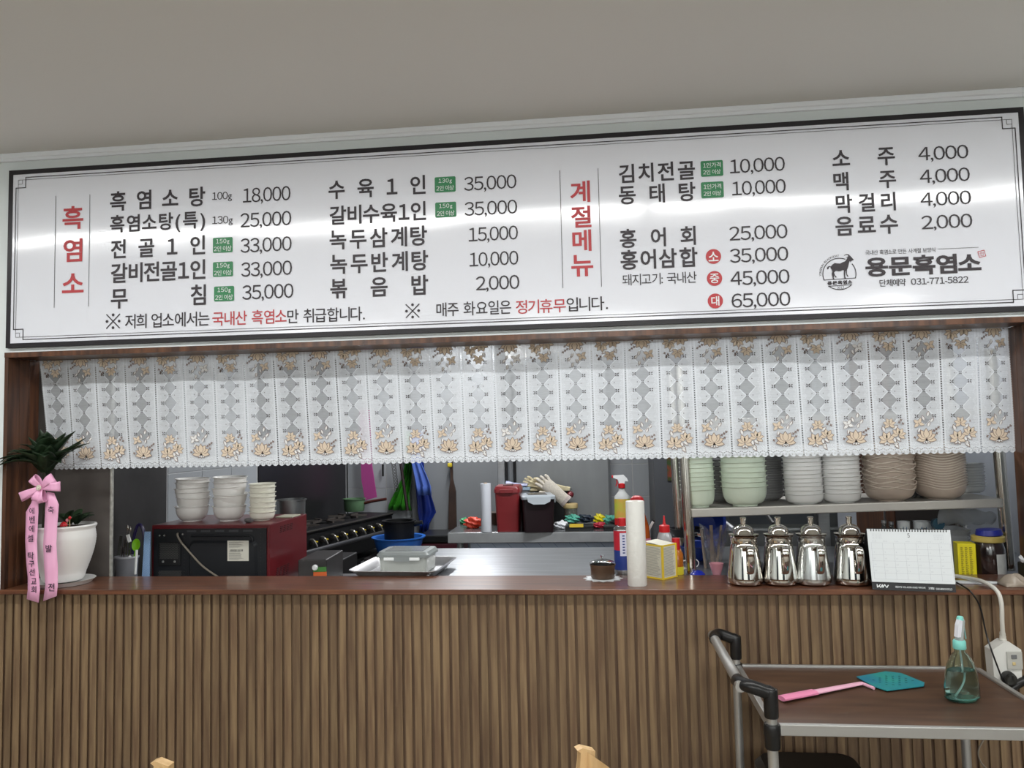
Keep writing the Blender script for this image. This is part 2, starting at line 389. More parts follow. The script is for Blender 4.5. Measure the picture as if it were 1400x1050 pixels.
hbar(m, X0+e, X1-e, Z1-e, .0012); hbar(m, X0+e, X1-e, Z0+e, .0012); vbar(m, X0+e, Z0+e, Z1-e, .0012); vbar(m, X1-e, Z0+e, Z1-e, .0012)
P('line_border', m, ink)
def T(name, s, x0, x1, yc, h, mat=ink, off=0, sx=1.0, space=2.5, y=YS-.0006, mb=None):
    o = at((x0+x1)/2, yc, y); k = mpp((x0+x1)/2, yc, y); w = at(x1, yc, y).x-at(x0, yc, y).x
    m = mb or MB(); print_on(m, s, w, h*k, o, (1, 0, 0), (0, 0, 1), off, sx, space)
    return m if mb else P(name, m, mat)
BO = .020
dishes = [('흑 염 소 탕', 150, 280, 271.8, 26), ('흑염소탕(특)', 150, 280, 305, 27), ('전 골 1 인', 151, 280, 337.7, 25), ('갈비전골1인', 151, 280.5, 371, 26), ('무 침', 151, 281, 405.5, 27, 9),
 ('수 육 1 인', 448.6, 581.4, 256, 26), ('갈비수육1인', 450, 582, 291.5, 26), ('녹두삼계탕', 450, 583.4, 325, 27), ('녹두반계탕', 451, 585, 358.6, 27), ('볶 음 밥', 451, 585, 392, 27),
 ('김치전골', 845.7, 950, 235, 27), ('동 태 탕', 845.7, 950.6, 264.3, 27), ('홍 어 회', 847, 951, 324, 27), ('홍어삼합', 848, 953.4, 353.4, 28),
 ('소 주', 1137.7, 1223.5, 215.5, 26), ('맥 주', 1139.3, 1225, 246.3, 27), ('막걸리', 1142.6, 1224.5, 277, 27), ('음료수', 1142, 1227.7, 307.8, 28)]
for d in dishes: T('dish_name', d[0], d[1], d[2], d[3], d[4], off=BO, sx=.95)
prices = [('18,000', 332, 397, 266), ('25,000', 328.6, 398, 300), ('33,000', 328.6, 398.5, 334.7), ('33,000', 329.5, 399, 367.6), ('35,000', 331, 401, 399),
 ('35,000', 634.3, 706, 250), ('35,000', 635, 707, 284.4), ('15,000', 640.6, 708, 319.6), ('10,000', 641.7, 708.6, 353.9), ('2,000', 650.6, 710, 386.7),
 ('10,000', 997.7, 1073, 226), ('10,000', 1000.6, 1074.3, 256.3), ('25,000', 997, 1076.6, 318), ('35,000', 997.7, 1077.7, 348.5), ('45,000', 998.6, 1079.4, 379.5), ('65,000', 1000, 1080.6, 410),
 ('4,000', 1255.3, 1324, 209), ('4,000', 1257.5, 1326, 240), ('4,000', 1258.5, 1327.8, 271.5), ('2,000', 1259.8, 1329.4, 303)]
for s, x0, x1, yc in prices: T('price', s, x0, x1, yc+1, 22 if x0 < 900 else 23, off=.002, sx=1.1)
T('portion_size', '100g', 290, 317, 269, 13); T('portion_size', '130g', 290, 318, 302, 13)
for s, x0, x1, y0, y1 in (('150g', 291, 318, 325, 345), ('150g', 291, 318.5, 358.3, 377.7), ('150g', 292.6, 320, 391.7, 411.4), ('130g', 594.3, 622.9, 241.6, 262.7), ('150g', 595, 623.7, 276.3, 297),
                          ('1인 가격', 958, 988.6, 219, 241.4), ('1인 가격', 958.6, 989.4, 248, 270.9)):
    m = MB(); cx, cy = (x0+x1)/2, (y0+y1)/2; o = at(cx, cy, YS-.0004); k = mpp(cx, cy, YS); w, h = (x1-x0)*k/2, (y1-y0)*k/2; r = .004
    pl = [(sx_*(w-r)+r*math.cos(q), sz*(h-r)+r*math.sin(q)) for sx_, sz, q0 in ((1, 1, 0), (-1, 1, PI/2), (-1, -1, PI), (1, -1, 1.5*PI)) for q in (q0, q0+PI/6, q0+PI/3, q0+PI/2)]
    m.add([o + V(p[0], 0, p[1]) for p in pl], [list(range(len(pl)))])
    tg = P('portion_tag', m, green_ink); m = MB()
    sm2 = x0 > 900
    T('', s, cx-(12 if sm2 else 9), cx+(12 if sm2 else 9), cy-4.6, 7.2, y=YS-.0008, mb=m); T('', '2인 이상', cx-12, cx+12, cy+4.8, 6.8, y=YS-.0008, mb=m, space=.8)
    m.v = [tuple(Vector(v)+OFF) for v in m.v]; obj('tag_print', m, white_ink, tg, fix=False)
for s, cx, cy in (('소', 975.4, 350.6), ('중', 976.9, 380.6), ('대', 978, 411.4)):
    m = MB(); o = at(cx, cy, YS-.0004); r = 10.5*mpp(cx, cy, YS)
    m.add([o + V(r*math.cos(q*PI/16), 0, r*math.sin(q*PI/16)) for q in range(32)], [list(range(32))]); tg = P('size_badge', m, red_ink)
    m = MB(); T('', s, cx-7, cx+7, cy, 13.5, y=YS-.0008, mb=m, off=.015); m.v = [tuple(Vector(v)+OFF) for v in m.v]; obj('badge_print', m, white_ink, tg, fix=False)
for s, cx, cy in (('흑', 99.5, 297.5), ('염', 99.5, 342), ('소', 99.5, 387), ('계', 793, 262), ('절', 794.5, 296.3), ('메', 795.5, 328.8), ('뉴', 796, 363)):
    T('heading', s, cx-16, cx+16, cy, 30 if s != '소' else 25, red_ink, off=.020, sx=1.05)
m = MB()
for (xa_, ya), (xb_, yb) in (((75.4, 268), (75, 420.6)), ((121.8, 266), (122.3, 419)), ((765, 233), (770, 394)), ((817.4, 230), (822.6, 392))):
    p, q = at(xa_, ya, YS), at(xb_, yb, YS); vbar(m, (p.x+q.x)/2, q.z, p.z, .0016)
P('divider_line', m, ink)
NB = .006
T('notice', '저희 업소에서는', 170.5, 286, 437.5, 19, off=NB, space=1.2); T('notice', '국내산 흑염소', 290, 391.5, 434, 19, red_ink, off=NB, space=1.2); T('notice', '만 취급합니다.', 392.5, 498.5, 430.6, 19, off=NB, space=1.2)
T('notice', '매주 화요일은', 596.3, 698.6, 421.5, 19, off=NB, space=1.2); T('notice', '정기휴무', 705, 773.6, 418.6, 19, red_ink, off=NB); T('notice', '입니다.', 774.5, 831, 415.5, 19.5, off=NB)
for cx, cy in ((154.5, 439.2), (564, 425)):
    m = MB(); o = at(cx, cy, YS-.0006); k = mpp(cx, cy, YS)
    for a_ in (PI/4, -PI/4):
        d_ = V(math.cos(a_), 0, math.sin(a_))*(13*k); n_ = V(-math.sin(a_), 0, math.cos(a_))*(.7*k); m.add([o-d_-n_, o+d_-n_, o+d_+n_, o-d_+n_], [[0, 1, 2, 3]])
    for q_ in range(4):
        c_ = o+V(math.cos(q_*PI/2), 0, math.sin(q_*PI/2))*(8.3*k); m.add([c_+V(math.cos(j*PI/5), 0, math.sin(j*PI/5))*(1.9*k) for j in range(10)], [list(range(10))])
    P('note_mark', m, ink)
T('notice', '돼지고기: 국내산', 850.6, 952.3, 380.8, 16, space=1.2)
T('shop_name', '용문흑염소', 1182.4, 1341, 362, 29, off=.034, sx=1.35)
T('tagline', '국내산 흑염소로 만든 사계절 보양식', 1183, 1278.6, 343.5, 7, space=1.5)
m = MB(); p, q = at(1282.8, 340.5, YS), at(1337.8, 338, YS); hbar(m, p.x, q.x, (p.z+q.z)/2, .0009); P('tagline_rule', m, ink)
T('phone_line', '단체예약', 1202.5, 1238.5, 386.4, 10.5, off=.008); T('phone_line', '031-771-5822', 1245.5, 1324, 383.5, 9.5, off=.008)
# red seal
m = MB(); o = at(1342.3, 347, YS-.0004); h = .0095
for k in range(4):
    aa = math.radians(12+90*k); u_ = V(math.cos(aa), 0, math.sin(aa)); n_ = V(-math.sin(aa), 0, math.cos(aa))
    m.add([o+u_*h-n_*h, o+u_*h+n_*h, o+u_*(h-.0016)+n_*(h-.0016), o+u_*(h-.0016)-n_*(h-.0016)], [[0, 1, 2, 3]])
T('', '인', 1338.5, 1346, 347, 6, mb=m); P('seal', m, red_ink)
# goat emblem, drawn from the badge (units: badge radius = 1 -> .0485 m)
EC = at(1147.6, 374.5, YS-.0004); ER = 23.2*mpp(1147, 374, YS)
def E2(px, py): return ((px-563)/350.0, (590-py)/330.0)       # zoomed badge pixels to badge units
def epoly(m, pts, y=0): m.add([EC + V(x*ER, -y, z*ER) for x, z in pts], [list(range(len(pts)))])
m = MB()
bodyp = [E2(*p) for p in ((395,430),(425,395),(475,362),(520,372),(590,378),(650,350),(695,335),(725,300),(745,265),(705,262),(760,245),(765,222),(745,205),(705,210),(668,226),(690,205),(730,190),(770,195),(800,225),(835,262),(850,285),(872,308),(862,325),(835,328),(815,345),(808,372),(795,335),(782,345),(765,400),(750,455),(735,490),(722,515),(720,600),(748,650),(725,655),(705,610),(700,530),(690,530),(682,610),(680,660),(700,684),(660,686),(655,600),(662,520),(630,515),(590,532),(550,535),(510,522),(480,530),(455,560),(470,610),(508,655),(480,660),(450,610),(446,640),(440,670),(462,694),(425,696),(418,640),(405,580),(420,540),(415,505),(390,465),(385,440),(360,440),(345,475),(318,490),(312,455),(330,430),(365,418))]
epoly(m, bodyp, .0002)
def arc(m, a0, a1, r, t, n=40):
    for k in range(n):
        q0, q1 = math.radians(a0+(a1-a0)*k/n), math.radians(a0+(a1-a0)*(k+1)/n)
        epoly(m, [((r-t)*math.cos(q0), (r-t)*math.sin(q0)), (r*math.cos(q0), r*math.sin(q0)), (r*math.cos(q1), r*math.sin(q1)), ((r-t)*math.cos(q1), (r-t)*math.sin(q1))])
arc(m, 200, 66, 1, .05); arc(m, 38, -18, 1, .05); arc(m, 227, 313, 1, .05, 24)
epoly(m, [(-.95, -.36), (.96, -.31), (.96, -.27), (-.95, -.32)]); epoly(m, [(-.7, -.76), (.72, -.71), (.72, -.67), (-.7, -.72)])
P('emblem', m, ink)
m = MB(); print_on(m, '용문흑염소', 1.46*ER, .25*ER, EC+V(0, 0, -.53*ER), (1, 0, .02), (0, 0, 1), .05, 1.2)
print_on(m, '2012', .42*ER, .17*ER, EC+V(.03*ER, 0, -.86*ER), (1, 0, .02), (0, 0, 1), 0)
for k, ch in enumerate('YONGMUN BLACKGOAT'):
    if ch == ' ': continue
    q = math.radians(182-5.7*k); c_ = EC + V(math.cos(q), 0, math.sin(q))*(1.13*ER)
    print_on(m, ch, .1, .12*ER, c_, (math.sin(q), 0, -math.cos(q)), (math.cos(q), 0, math.sin(q)), 0)
P('emblem_print', m, ink)

# ------------------------------------------------------------ lace valance
YC = .112
bot_px = [67, 99.6, 138.7, 177.8, 216.9, 257.6, 298.5, 339.6, 382, 424, 466.5, 508.9, 551, 594, 636.8, 680.2, 724, 768, 813, 858.6, 905.7, 953.6, 1001.8, 1050.4, 1098.9, 1146.3, 1195.5, 1244.4, 1292.6, 1342.2, 1390]
NP = 30
bx = [at(p, 641-21*(p-75)/1315, YC).x for p in bot_px]
t0, t1 = at(91.5, 490, YC).x, at(1334, 448, YC).x
tx = [XL+.012] + [t0+(t1-t0)*i/28 for i in range(29)] + [XR-.002]
ZT, ZB = ZH, 1.4585; HH = ZT-ZB
def lace(u, v, dy=0):     # u in panels, v metres above the hem
    i = min(NP-1, max(0, int(math.floor(u)))); f = u-i
    xb_ = bx[i]+(bx[i+1]-bx[i])*f; xt_ = tx[i]+(tx[i+1]-tx[i])*f; g = v/HH
    y = YC + .0035*math.sin(u*2.1)+.0012*math.sin(u*PI*2) + .004*math.sin(u*.7+v*9)*(1-g) + dy
    return V(xb_+(xt_-xb_)*g, y, ZB+v)
SC = 5; NU = NP*SC*6; NVr = [0, .004, .009, .02, .05, .1, .15, .2, .25, .3, .34, HH]
vs = []; fs = []; uvs = []
for j, v in enumerate(NVr):
    for i in range(NU+1):
        u = i/(SC*6); ph = (u*SC) % 1
        lift = .0085*(1-abs(math.sin(PI*ph)))**1.4 if j == 0 else 0
        vv = min(v, HH)
        if j == 0: vv = lift
        elif j == 1: vv = max(v, lift+.0002)
        uvs.append((u, vv)); vs.append(lace(min(u, NP-1e-6), vv))
for j in range(len(NVr)-1):
    for i in range(NU): fs.append([j*(NU+1)+i, j*(NU+1)+i+1, (j+1)*(NU+1)+i+1, (j+1)*(NU+1)+i])
me = bpy.data.meshes.new('lace_curtain'); me.from_pydata(vs, [], fs); me.update()
ul = me.uv_layers.new(name='UVMap')
for lp in me.loops: ul.data[lp.index].uv = uvs[lp.vertex_index]
for p in me.polygons: p.use_smooth = True
lm = bpy.data.materials.new('lace_cloth'); lm.use_nodes = True; nt = lm.node_tree; N = nt.nodes; L = nt.links; N.clear()
def mth(op, a, b_=None, c_=None):
    n = N.new('ShaderNodeMath'); n.operation = op
    for k, q in enumerate((a, b_, c_)):
        if q is None: continue
        if isinstance(q, (int, float)): n.inputs[k].default_value = q
        else: L.new(q, n.inputs[k])
    return n.outputs[0]
uvn = N.new('ShaderNodeUVMap'); sp = N.new('ShaderNodeSeparateXYZ'); L.new(uvn.outputs[0], sp.inputs[0]); U, Vv = sp.outputs[0], sp.outputs[1]
fx = mth('SUBTRACT', mth('FRACT', U), .5); ax_ = mth('ABSOLUTE', fx)                       # 0 centre .. .5 at the seams
dia_w = mth('MULTIPLY', ax_, 1/.235)
pv = mth('DIVIDE', mth('SUBTRACT', Vv, .0882), .0505)
fy = mth('ABSOLUTE', mth('SUBTRACT', mth('FRACT', pv), .5)); dy_ = mth('MULTIPLY', fy, 2.0)
inr = mth('MULTIPLY', mth('GREATER_THAN', Vv, .0882), mth('LESS_THAN', Vv, .341))
curv = mth('ADD', mth('POWER', dia_w, 1.18), mth('POWER', dy_, 1.0))
dia = mth('MULTIPLY', mth('LESS_THAN', curv, .97), inr)
rim = mth('MULTIPLY', mth('MULTIPLY', mth('LESS_THAN', mth('ABSOLUTE', mth('SUBTRACT', curv, 1.06)), .09), inr), mth('GREATER_THAN', mth('FRACT', mth('MULTIPLY', Vv, 260)), .3))
seam = mth('GREATER_THAN', ax_, .482)
hole = mth('MULTIPLY', mth('MULTIPLY', seam, mth('GREATER_THAN', mth('FRACT', mth('MULTIPLY', Vv, 138)), .5)), mth('MULTIPLY', mth('LESS_THAN', Vv, .345), mth('GREATER_THAN', Vv, .006)))
stripe = mth('MULTIPLY', mth('GREATER_THAN', ax_, .43), mth('LESS_THAN', ax_, .47))
# hem lace: loops
wob = mth('MULTIPLY', mth('SINE', mth('MULTIPLY', U, 2*PI*SC)), .0022)
loop = mth('LESS_THAN', mth('ABSOLUTE', mth('SUBTRACT', mth('SUBTRACT', Vv, .0165), wob)), .0011)
loop = mth('MULTIPLY', loop, mth('GREATER_THAN', mth('FRACT', mth('MULTIPLY', U, 20)), .35))
fan = mth('MULTIPLY', mth('MULTIPLY', mth('LESS_THAN', Vv, .0115), mth('GREATER_THAN', Vv, .0045)), mth('GREATER_THAN', mth('FRACT', mth('MULTIPLY', U, 25)), .72))
# weave streaks and white worked border
nz = N.new('ShaderNodeTexNoise'); nz.inputs['Scale'].default_value = 1; nz.inputs['Detail'].default_value = 4
cx = N.new('ShaderNodeCombineXYZ'); L.new(mth('MULTIPLY', U, 3.0), cx.inputs[0]); L.new(mth('MULTIPLY', Vv, 420), cx.inputs[1]); L.new(cx.outputs[0], nz.inputs['Vector'])
nf = N.new('ShaderNodeTexNoise'); nf.inputs['Scale'].default_value = 1; nf.inputs['Detail'].default_value = 2
cf = N.new('ShaderNodeCombineXYZ'); L.new(mth('MULTIPLY', U, 45), cf.inputs[0]); L.new(mth('MULTIPLY', Vv, 420), cf.inputs[1]); L.new(cf.outputs[0], nf.inputs['Vector'])
work = mth('MULTIPLY', mth('GREATER_THAN', mth('ADD', ax_, mth('MULTIPLY', mth('SINE', mth('MULTIPLY', Vv, 250)), .03)), .33), mth('GREATER_THAN', nf.outputs[0], .5))
wk2 = mth('MULTIPLY', mth('LESS_THAN', Vv, .036), mth('GREATER_THAN', nf.outputs[0], .47))
al = mth('ADD', .76, mth('MULTIPLY', mth('SUBTRACT', nz.outputs[0], .5), .35))
al = mth('ADD', al, mth('MULTIPLY', work, .12)); al = mth('ADD', al, mth('MULTIPLY', wk2, .15))
al = mth('MULTIPLY', al, mth('SUBTRACT', 1, mth('MULTIPLY', dia, .40)))
al = mth('MAXIMUM', al, mth('MULTIPLY', rim, .97)); al = mth('MAXIMUM', al, mth('MULTIPLY', stripe, .93)); al = mth('MAXIMUM', al, mth('MULTIPLY', mth('LESS_THAN', Vv, .022), .95))
al = mth('MULTIPLY', al, mth('SUBTRACT', 1, hole)); al = mth('MULTIPLY', al, mth('SUBTRACT', 1, mth('MULTIPLY', mth('ADD', loop, fan), .75)))
al = mth('MINIMUM', mth('MAXIMUM', al, 0), 1)
df = N.new('ShaderNodeBsdfDiffuse'); df.inputs[0].default_value = C4((233, 238, 244)); tl = N.new('ShaderNodeBsdfTranslucent'); tl.inputs[0].default_value = C4((233, 238, 244))
mx = N.new('ShaderNodeMixShader'); mx.inputs[0].default_value = .25; L.new(df.outputs[0], mx.inputs[1]); L.new(tl.outputs[0], mx.inputs[2])
tr = N.new('ShaderNodeBsdfTransparent'); m2 = N.new('ShaderNodeMixShader'); L.new(al, m2.inputs[0]); L.new(tr.outputs[0], m2.inputs[1]); L.new(mx.outputs[0], m2.inputs[2])
ou = N.new('ShaderNodeOutputMaterial'); L.new(m2.outputs[0], ou.inputs[0])
me.materials.append(lm)
ct = bpy.data.objects.new('lace_curtain', me); COL.objects.link(ct)
tag(ct, 'white lace valance with sheer diamonds and beige flowers hanging across the top of the hatch', 'curtain')
# embroidery on every panel: outline, beige fill, white fill
thr = [M('outline_thread', (128, 108, 100), .8), M('beige_thread', (222, 206, 186), .8), M('white_thread', (236, 236, 236), .8), M('dark_thread', (66, 60, 62), .8)]
def leaf(cx, cy, ang, ln, wd, k=5, sharp=1.0):
    pts = []; ca, sa = math.cos(ang), math.sin(ang)
    for s in (1, -1):
        rng = range(0, k) if s == 1 else range(k, 0, -1)
        for i in rng:
            t_ = i/k; w_ = s*wd*math.sin(PI*t_**.8)*(1 if sharp == 1 else .9); pts.append((cx+ca*t_*ln-sa*w_, cy+sa*t_*ln+ca*w_))
    return pts
def emb(i, kind):
    m = MB(); wpan = .1035
    def put(pts, layer, mat, flip):
        m.mi = mat; q = []
        for x_, y_ in pts:
            if flip: x_, y_ = -x_, .418-y_
            if y_ > HH-.001 or y_ < .02: y_ = min(y_, HH-.001)
            uu = min(i+.999, max(i+.001, i+.5+x_/wpan)); p_ = lace(uu, y_); p_.y = lace(i+.5, max(.03, min(y_, .37))).y if False else lace(i+.5, .06 if y_ < .2 else .35).y - .0036 - .0002*layer; q.append(p_)
        m.add(q, [list(range(len(q)))])
    def flower(cx, cy, r, n, fillm, flip, spread=1.0, base=PI/2, lb=[0]):
        lb[0] += 1; l0 = 1.0*(lb[0] % 6)*.8
        for k in sorted(range(n), key=lambda k: -abs(k-(n-1)/2)):
            a_ = base + spread*PI*(.82)*(k/(n-1)-.5)*1.25; wd = r*.27; lay = 1+l0+.5*(n-abs(k-(n-1)/2))
            put(leaf(cx, cy, a_, r*1.07, wd*1.2), lay, 0, flip); put(leaf(cx+.0008*math.cos(a_), cy+.0008*math.sin(a_), a_, r*.96, wd*.98), lay+.25, fillm, flip)
    for flip in (False, True):
        if kind == 1:
            flower(0, .047, .029, 7, 1, flip, 1.1); flower(-.021, .092, .017, 4, 2 if i % 5 == 0 else 1, flip, 1.3, 1.8)
            for a_, ln in ((-2.2, .017), (-1.57, .015), (-.95, .017), (-.3, .018), (-2.9, .018)): put(leaf(0, .046, a_, ln+.0022, .0056), 0, 0, flip); put(leaf(0, .046, a_, ln, .0038), .4, 2, flip)
            for cx_, cy_, a_ in ((.006, .082, 1.2), (.014, .095, .9), (-.004, .100, 1.9), (.006, .112, 1.3), (-.018, .078, -1.9)): put(leaf(cx_, cy_, a_, .017, .0044), 0, 0, flip); put(leaf(cx_, cy_, a_, .0148, .0029), .4, 2, flip)
            for cx_, cy_ in ((.030, .074), (.023, .069), (.031, .061), (.037, .079), (-.034, .050)):
                for a_ in (0, 1.57, 3.14, 4.71): put(leaf(cx_, cy_, a_+.4, .0050, .0015, 3), 0, 0, flip)
        else:
            flower(-.015, .046, .024, 6, 1, flip, 1.25); flower(.020, .060, .021, 6, 1, flip, 1.2, 1.3); flower(-.005, .092, .018, 6, 1, flip, 1.4)
            for cx_, cy_, a_ in ((-.014, .043, -1.2), (-.014, .043, -2.1), (.006, .050, -1.3), (.014, .052, -.8), (.002, .037, -.3), (.008, .033, -.9), (-.020, .070, 1.9), (.006, .076, .7)): put(leaf(cx_, cy_, a_, .0185, .0056), 0, 0, flip); put(leaf(cx_, cy_, a_, .016, .0038), .4, 2, flip)
            for cx_, cy_ in ((.024, .096), (.029, .103), (.034, .092)):
                for a_ in (0, 1.57, 3.14, 4.71): put(leaf(cx_, cy_, a_+.4, .0050, .0015, 3), 0, 0, flip)
    for k in range(5):
        yc = .1135+.0505*k
        for sx_ in (-1, 1):
            for a_ in (.7, 2.4, 3.9, 5.5): put(leaf(sx_*.0255+.0012*math.cos(a_), yc+.0012*math.sin(a_), a_, .0066, .0017, 3), 0, 3, False)
            if k < 4: put(leaf(sx_*.0165, yc+.0252-.002, PI/2, .0042, .0012, 3), 0, 3, False)
        if k < 4:
            for a_ in (.7, 2.4, 3.9, 5.5): put(leaf(.0012*math.cos(a_), yc+.0252+.0012*math.sin(a_), a_, .0048, .0013, 3), 0, 3, False)
    o = obj('flower_embroidery', m, thr, ct, fix=False)
for i in range(NP): emb(i, i % 2)

# ============================================================ things on the ledge
CT = ZS            # ledge top
def px_x(px, py, Y): return at(px, py, Y).x
ORD = ['lowest', 'second', 'third', 'fourth', 'fifth', 'sixth', 'seventh', 'eighth', 'ninth', 'tenth', 'eleventh', 'twelfth', 'thirteenth', 'fourteenth', 'fifteenth', 'sixteenth', 'seventeenth', 'eighteenth', 'nineteenth', 'twentieth']
def smooth(pts, n=6):
    pts = [Vector(p) for p in pts]; out = []
    for i in range(len(pts)-1):
        p0, p1, p2, p3 = pts[max(i-1, 0)], pts[i], pts[i+1], pts[min(i+2, len(pts)-1)]
        for k in range(n):
            t = k/n; out.append(.5*((2*p1)+(p2-p0)*t+(2*p0-5*p1+4*p2-p3)*t*t+(3*p1-p0-3*p2+p3)*t**3))
    out.append(pts[-1]); return out

# ---- potted plant
pot_w = M('ribbed_white_ceramic', (226, 226, 224), .35); soil = M('soil', (60, 46, 36), .95)
leafm = M('dark_leaf', (40, 60, 38), .4, rgb2=(28, 44, 28), nscale=12); stemm = M('plant_stem', (44, 42, 30), .7)
pc = V(px_x(86, 760, .075), .078, CT)
t = thing('potted_plant', 'dark green leafy plant in a ribbed white pot on the left end of the ledge', 'plant', pc)
prof = [(.055, .012), (.062, .02), (.066, .035)]
for i in range(34):
    z = .04+i*.0042; q = i/33; r = .067+.028*math.sin(min(1, q*1.15)*PI/2)-.004*max(0, q-.8)*5; prof.append((r+(.0009 if i % 2 else 0), z))
prof += [(.0955, .184), (.097, .188), (.0955, .192), (.089, .192), (.087, .180), (.0, .180)]
pot = part('pot', pot_w, t, lambda m: m.lathe(prof, seg=56))
part('saucer', pot_w, t, lambda m: m.lathe([(.0, .001), (.082, .001), (.094, .014), (.096, .015), (.091, .014), (.081, .007), (.0, .007)], seg=48))
part('soil', soil, t, lambda m: m.lathe([(0, .176), (.086, .176), (.086, .182), (.04, .186), (0, .187)], seg=30))
sb = V(-.052, -.02, .18); st = V(px_x(62, 672, .05)-pc.x, -.03, .36)
part('stem', stemm, t, lambda m: m.tube(smooth([sb, sb.lerp(st, .5)+V(.003, 0, 0), st, st+V(.004, 0, .02)]), [.010]*3+[.009]*6+[.008]*4+[.007]*6, 9))
def leafmesh(m, base, d, ln, wd, droop, up=V(0, 0, 1)):
    d = d.normalized(); side = d.cross(up).normalized(); n_ = side.cross(d).normalized(); K = 7
    pts = [base + d*(ln*k/K) + V(0, 0, -droop*ln*(k/K)**2) for k in range(K+1)]
    vs = []; fs = []
    for k, p in enumerate(pts):
        w_ = wd*math.sin(PI*min(1, (k/K))**.75)*.5+.0006; vs += [p-side*w_+n_*w_*.35, p, p+side*w_+n_*w_*.35]
    for k in range(K): a = 3*k; fs += [[a, a+1, a+4, a+3], [a+1, a+2, a+5, a+4]]
    m.add(vs, fs, True)
rnd = random.Random(3)
top = st + V(.002, 0, -.004)
def leaves(base, spec):
    for (az, el, ln, wd, dr, h) in spec:
        d = V(math.cos(az)*math.cos(el), math.sin(az)*math.cos(el), math.sin(el))
        m = MB(); leafmesh(m, base+V(0, 0, h), d, ln, wd, dr); o = obj('leaf', m, leafm, t, fix=False); solid(o, .0008)
spec = [(.0, .80, .20, .042, .12, 0), (-.2, .60, .18, .046, .1, .02), (.25, .72, .18, .045, .2, .02), (-.3, 1.0, .17, .05, .15, .02), (-.1, .45, .16, .036, .15, .045), (-.35, .7, .19, .045, .35, .02), (-.15, .95, .20, .04, .2, .02),
        (PI+.5, .80, .20, .058, .55, .01), (PI+.75, .62, .20, .055, .6, .02), (PI+.62, .95, .20, .055, .6, .02), (PI+.9, .75, .18, .055, .6, .03), (PI+.55, .5, .18, .05, .45, .04), (PI+.7, 1.1, .18, .05, .5, .03), (PI+1.0, .9, .17, .055, .4, .02), (PI+.6, .7, .21, .045, .75, .03),
        (-1.2, 1.15, .125, .068, .1, 0), (-1.9, 1.15, .125, .068, .1, 0), (-1.5, .95, .12, .075, .15, .0), (-1.0, 1.2, .15, .055, .2, .0), (-2.0, 1.2, .16, .055, .2, .01), (-1.5, 1.35, .14, .06, .05, .02), (-2.2, 1.0, .15, .06, .3, .01), (-.8, .95, .14, .06, .2, .01)]
spec += [(rnd.uniform(-2.5, -.2), rnd.uniform(.6, 1.35), rnd.uniform(.12, .17), rnd.uniform(.045, .06), rnd.uniform(.1, .5), rnd.uniform(0, .05)) for _ in range(16)]
leaves(top, spec)
# low foliage at the back of the pot
for k in range(14):
    az = rnd.uniform(-.6, 3.4); b_ = V(.02+rnd.uniform(-.03, .03), .02, .185)
    leaves(b_, [(az, rnd.uniform(.6, 1.3), rnd.uniform(.07, .105), rnd.uniform(.022, .034), .4, .005)])
# small picks in the soil
mr = M('red_pick', (196, 36, 44), .35); mw = M('white_pick', (236, 232, 228), .4); pk = M('pink_pick', (232, 150, 160), .4); stick = M('pick_stick', (200, 180, 120), .5)
g_ = pc + V(.032, -.045, .180)
tt = thing('mushroom_pick', 'tiny red capped mushroom ornament stuck in the soil of the white pot', 'ornament', g_)
part('stalk', mw, tt, lambda m: m.lathe([(.004, -.012), (.0035, .012), (.003, .016)], seg=12))
cp = part('cap', mr, tt, lambda m: m.lathe([(.011, .012), (.0115, .015), (.008, .022), (.003, .026), (0, .0265)], seg=18))
for a_, q in ((-1.6, .9), (-.6, .5), (-2.5, .5), (-1.2, .3)): part('spot', mw, cp, lambda m: m.lathe([(0, -.0016), (.0018, 0), (0, .0016)], (.0095*q*math.cos(a_), .0095*q*math.sin(a_), .0255-.008*q), 8))
for dx, col, lab, zz in ((.012, mr, 'red heart pick on a stick standing in the soil of the white pot', .036), (.003, pk, 'pink ball pick on a stick behind the mushroom in the white pot', .028)):
    tt = thing('flower_pick', lab, 'ornament', g_+V(dx, .012, 0))
    part('stick', stick, tt, lambda m: m.tube([(0, 0, -.01), (0, 0, zz+.008)], .0012, 6))
    part('bead', col, tt, lambda m: m.lathe([(0, zz-.006), (.004, zz-.002), (.0052, zz+.002), (.003, zz+.006), (0, zz+.005)], seg=12))

# ---- ribbon
pink = M('pink_satin', (238, 178, 212), .38, spec=.6, rgb2=(232, 166, 204), nscale=6)
YR = -.028
kn = V(px_x(61, 666, -.02), -.03, at(61, 666, -.02).z)
t = thing('ribbon_bow', 'pink satin congratulation ribbon with brush lettering hanging from the plant stem', 'ribbon', kn)
def rel(px, py, Y): return at(px, py, Y) - kn
def strip(name, L, R, d=0):
    m = MB(); n = len(L); vs = []; fs = []
    for a_, b_ in zip(L, R): vs += [a_, a_.lerp(b_, .33)+V(0, -.0012, 0), a_.lerp(b_, .66)+V(0, -.0012, 0), b_]
    for k in range(n-1):
        for j in range(3): fs.append([4*k+j, 4*k+j+1, 4*k+5+j, 4*k+4+j])
    m.add(vs, fs, True); o = obj(name, m, pink, t, fix=False); solid(o, .0006); return o
LL = [(47, 672, -.03), (42.5, 688, -.031), (35.5, 700, -.034), (34.5, 740, -.038), (36, 770, -.040), (38, 790, -.041), (38, 806, -.042), (36.5, 819, -.043)]
LR = [(58, 676, -.03), (52.5, 688, -.031), (52.5, 700, -.034), (50.5, 740, -.038), (51.5, 770, -.040), (53.5, 790, -.041), (54.6, 806, -.042), (53, 824, -.043)]
tl_ = strip('ribbon_tail', [rel(*p) for p in LL], [rel(*p) for p in LR])
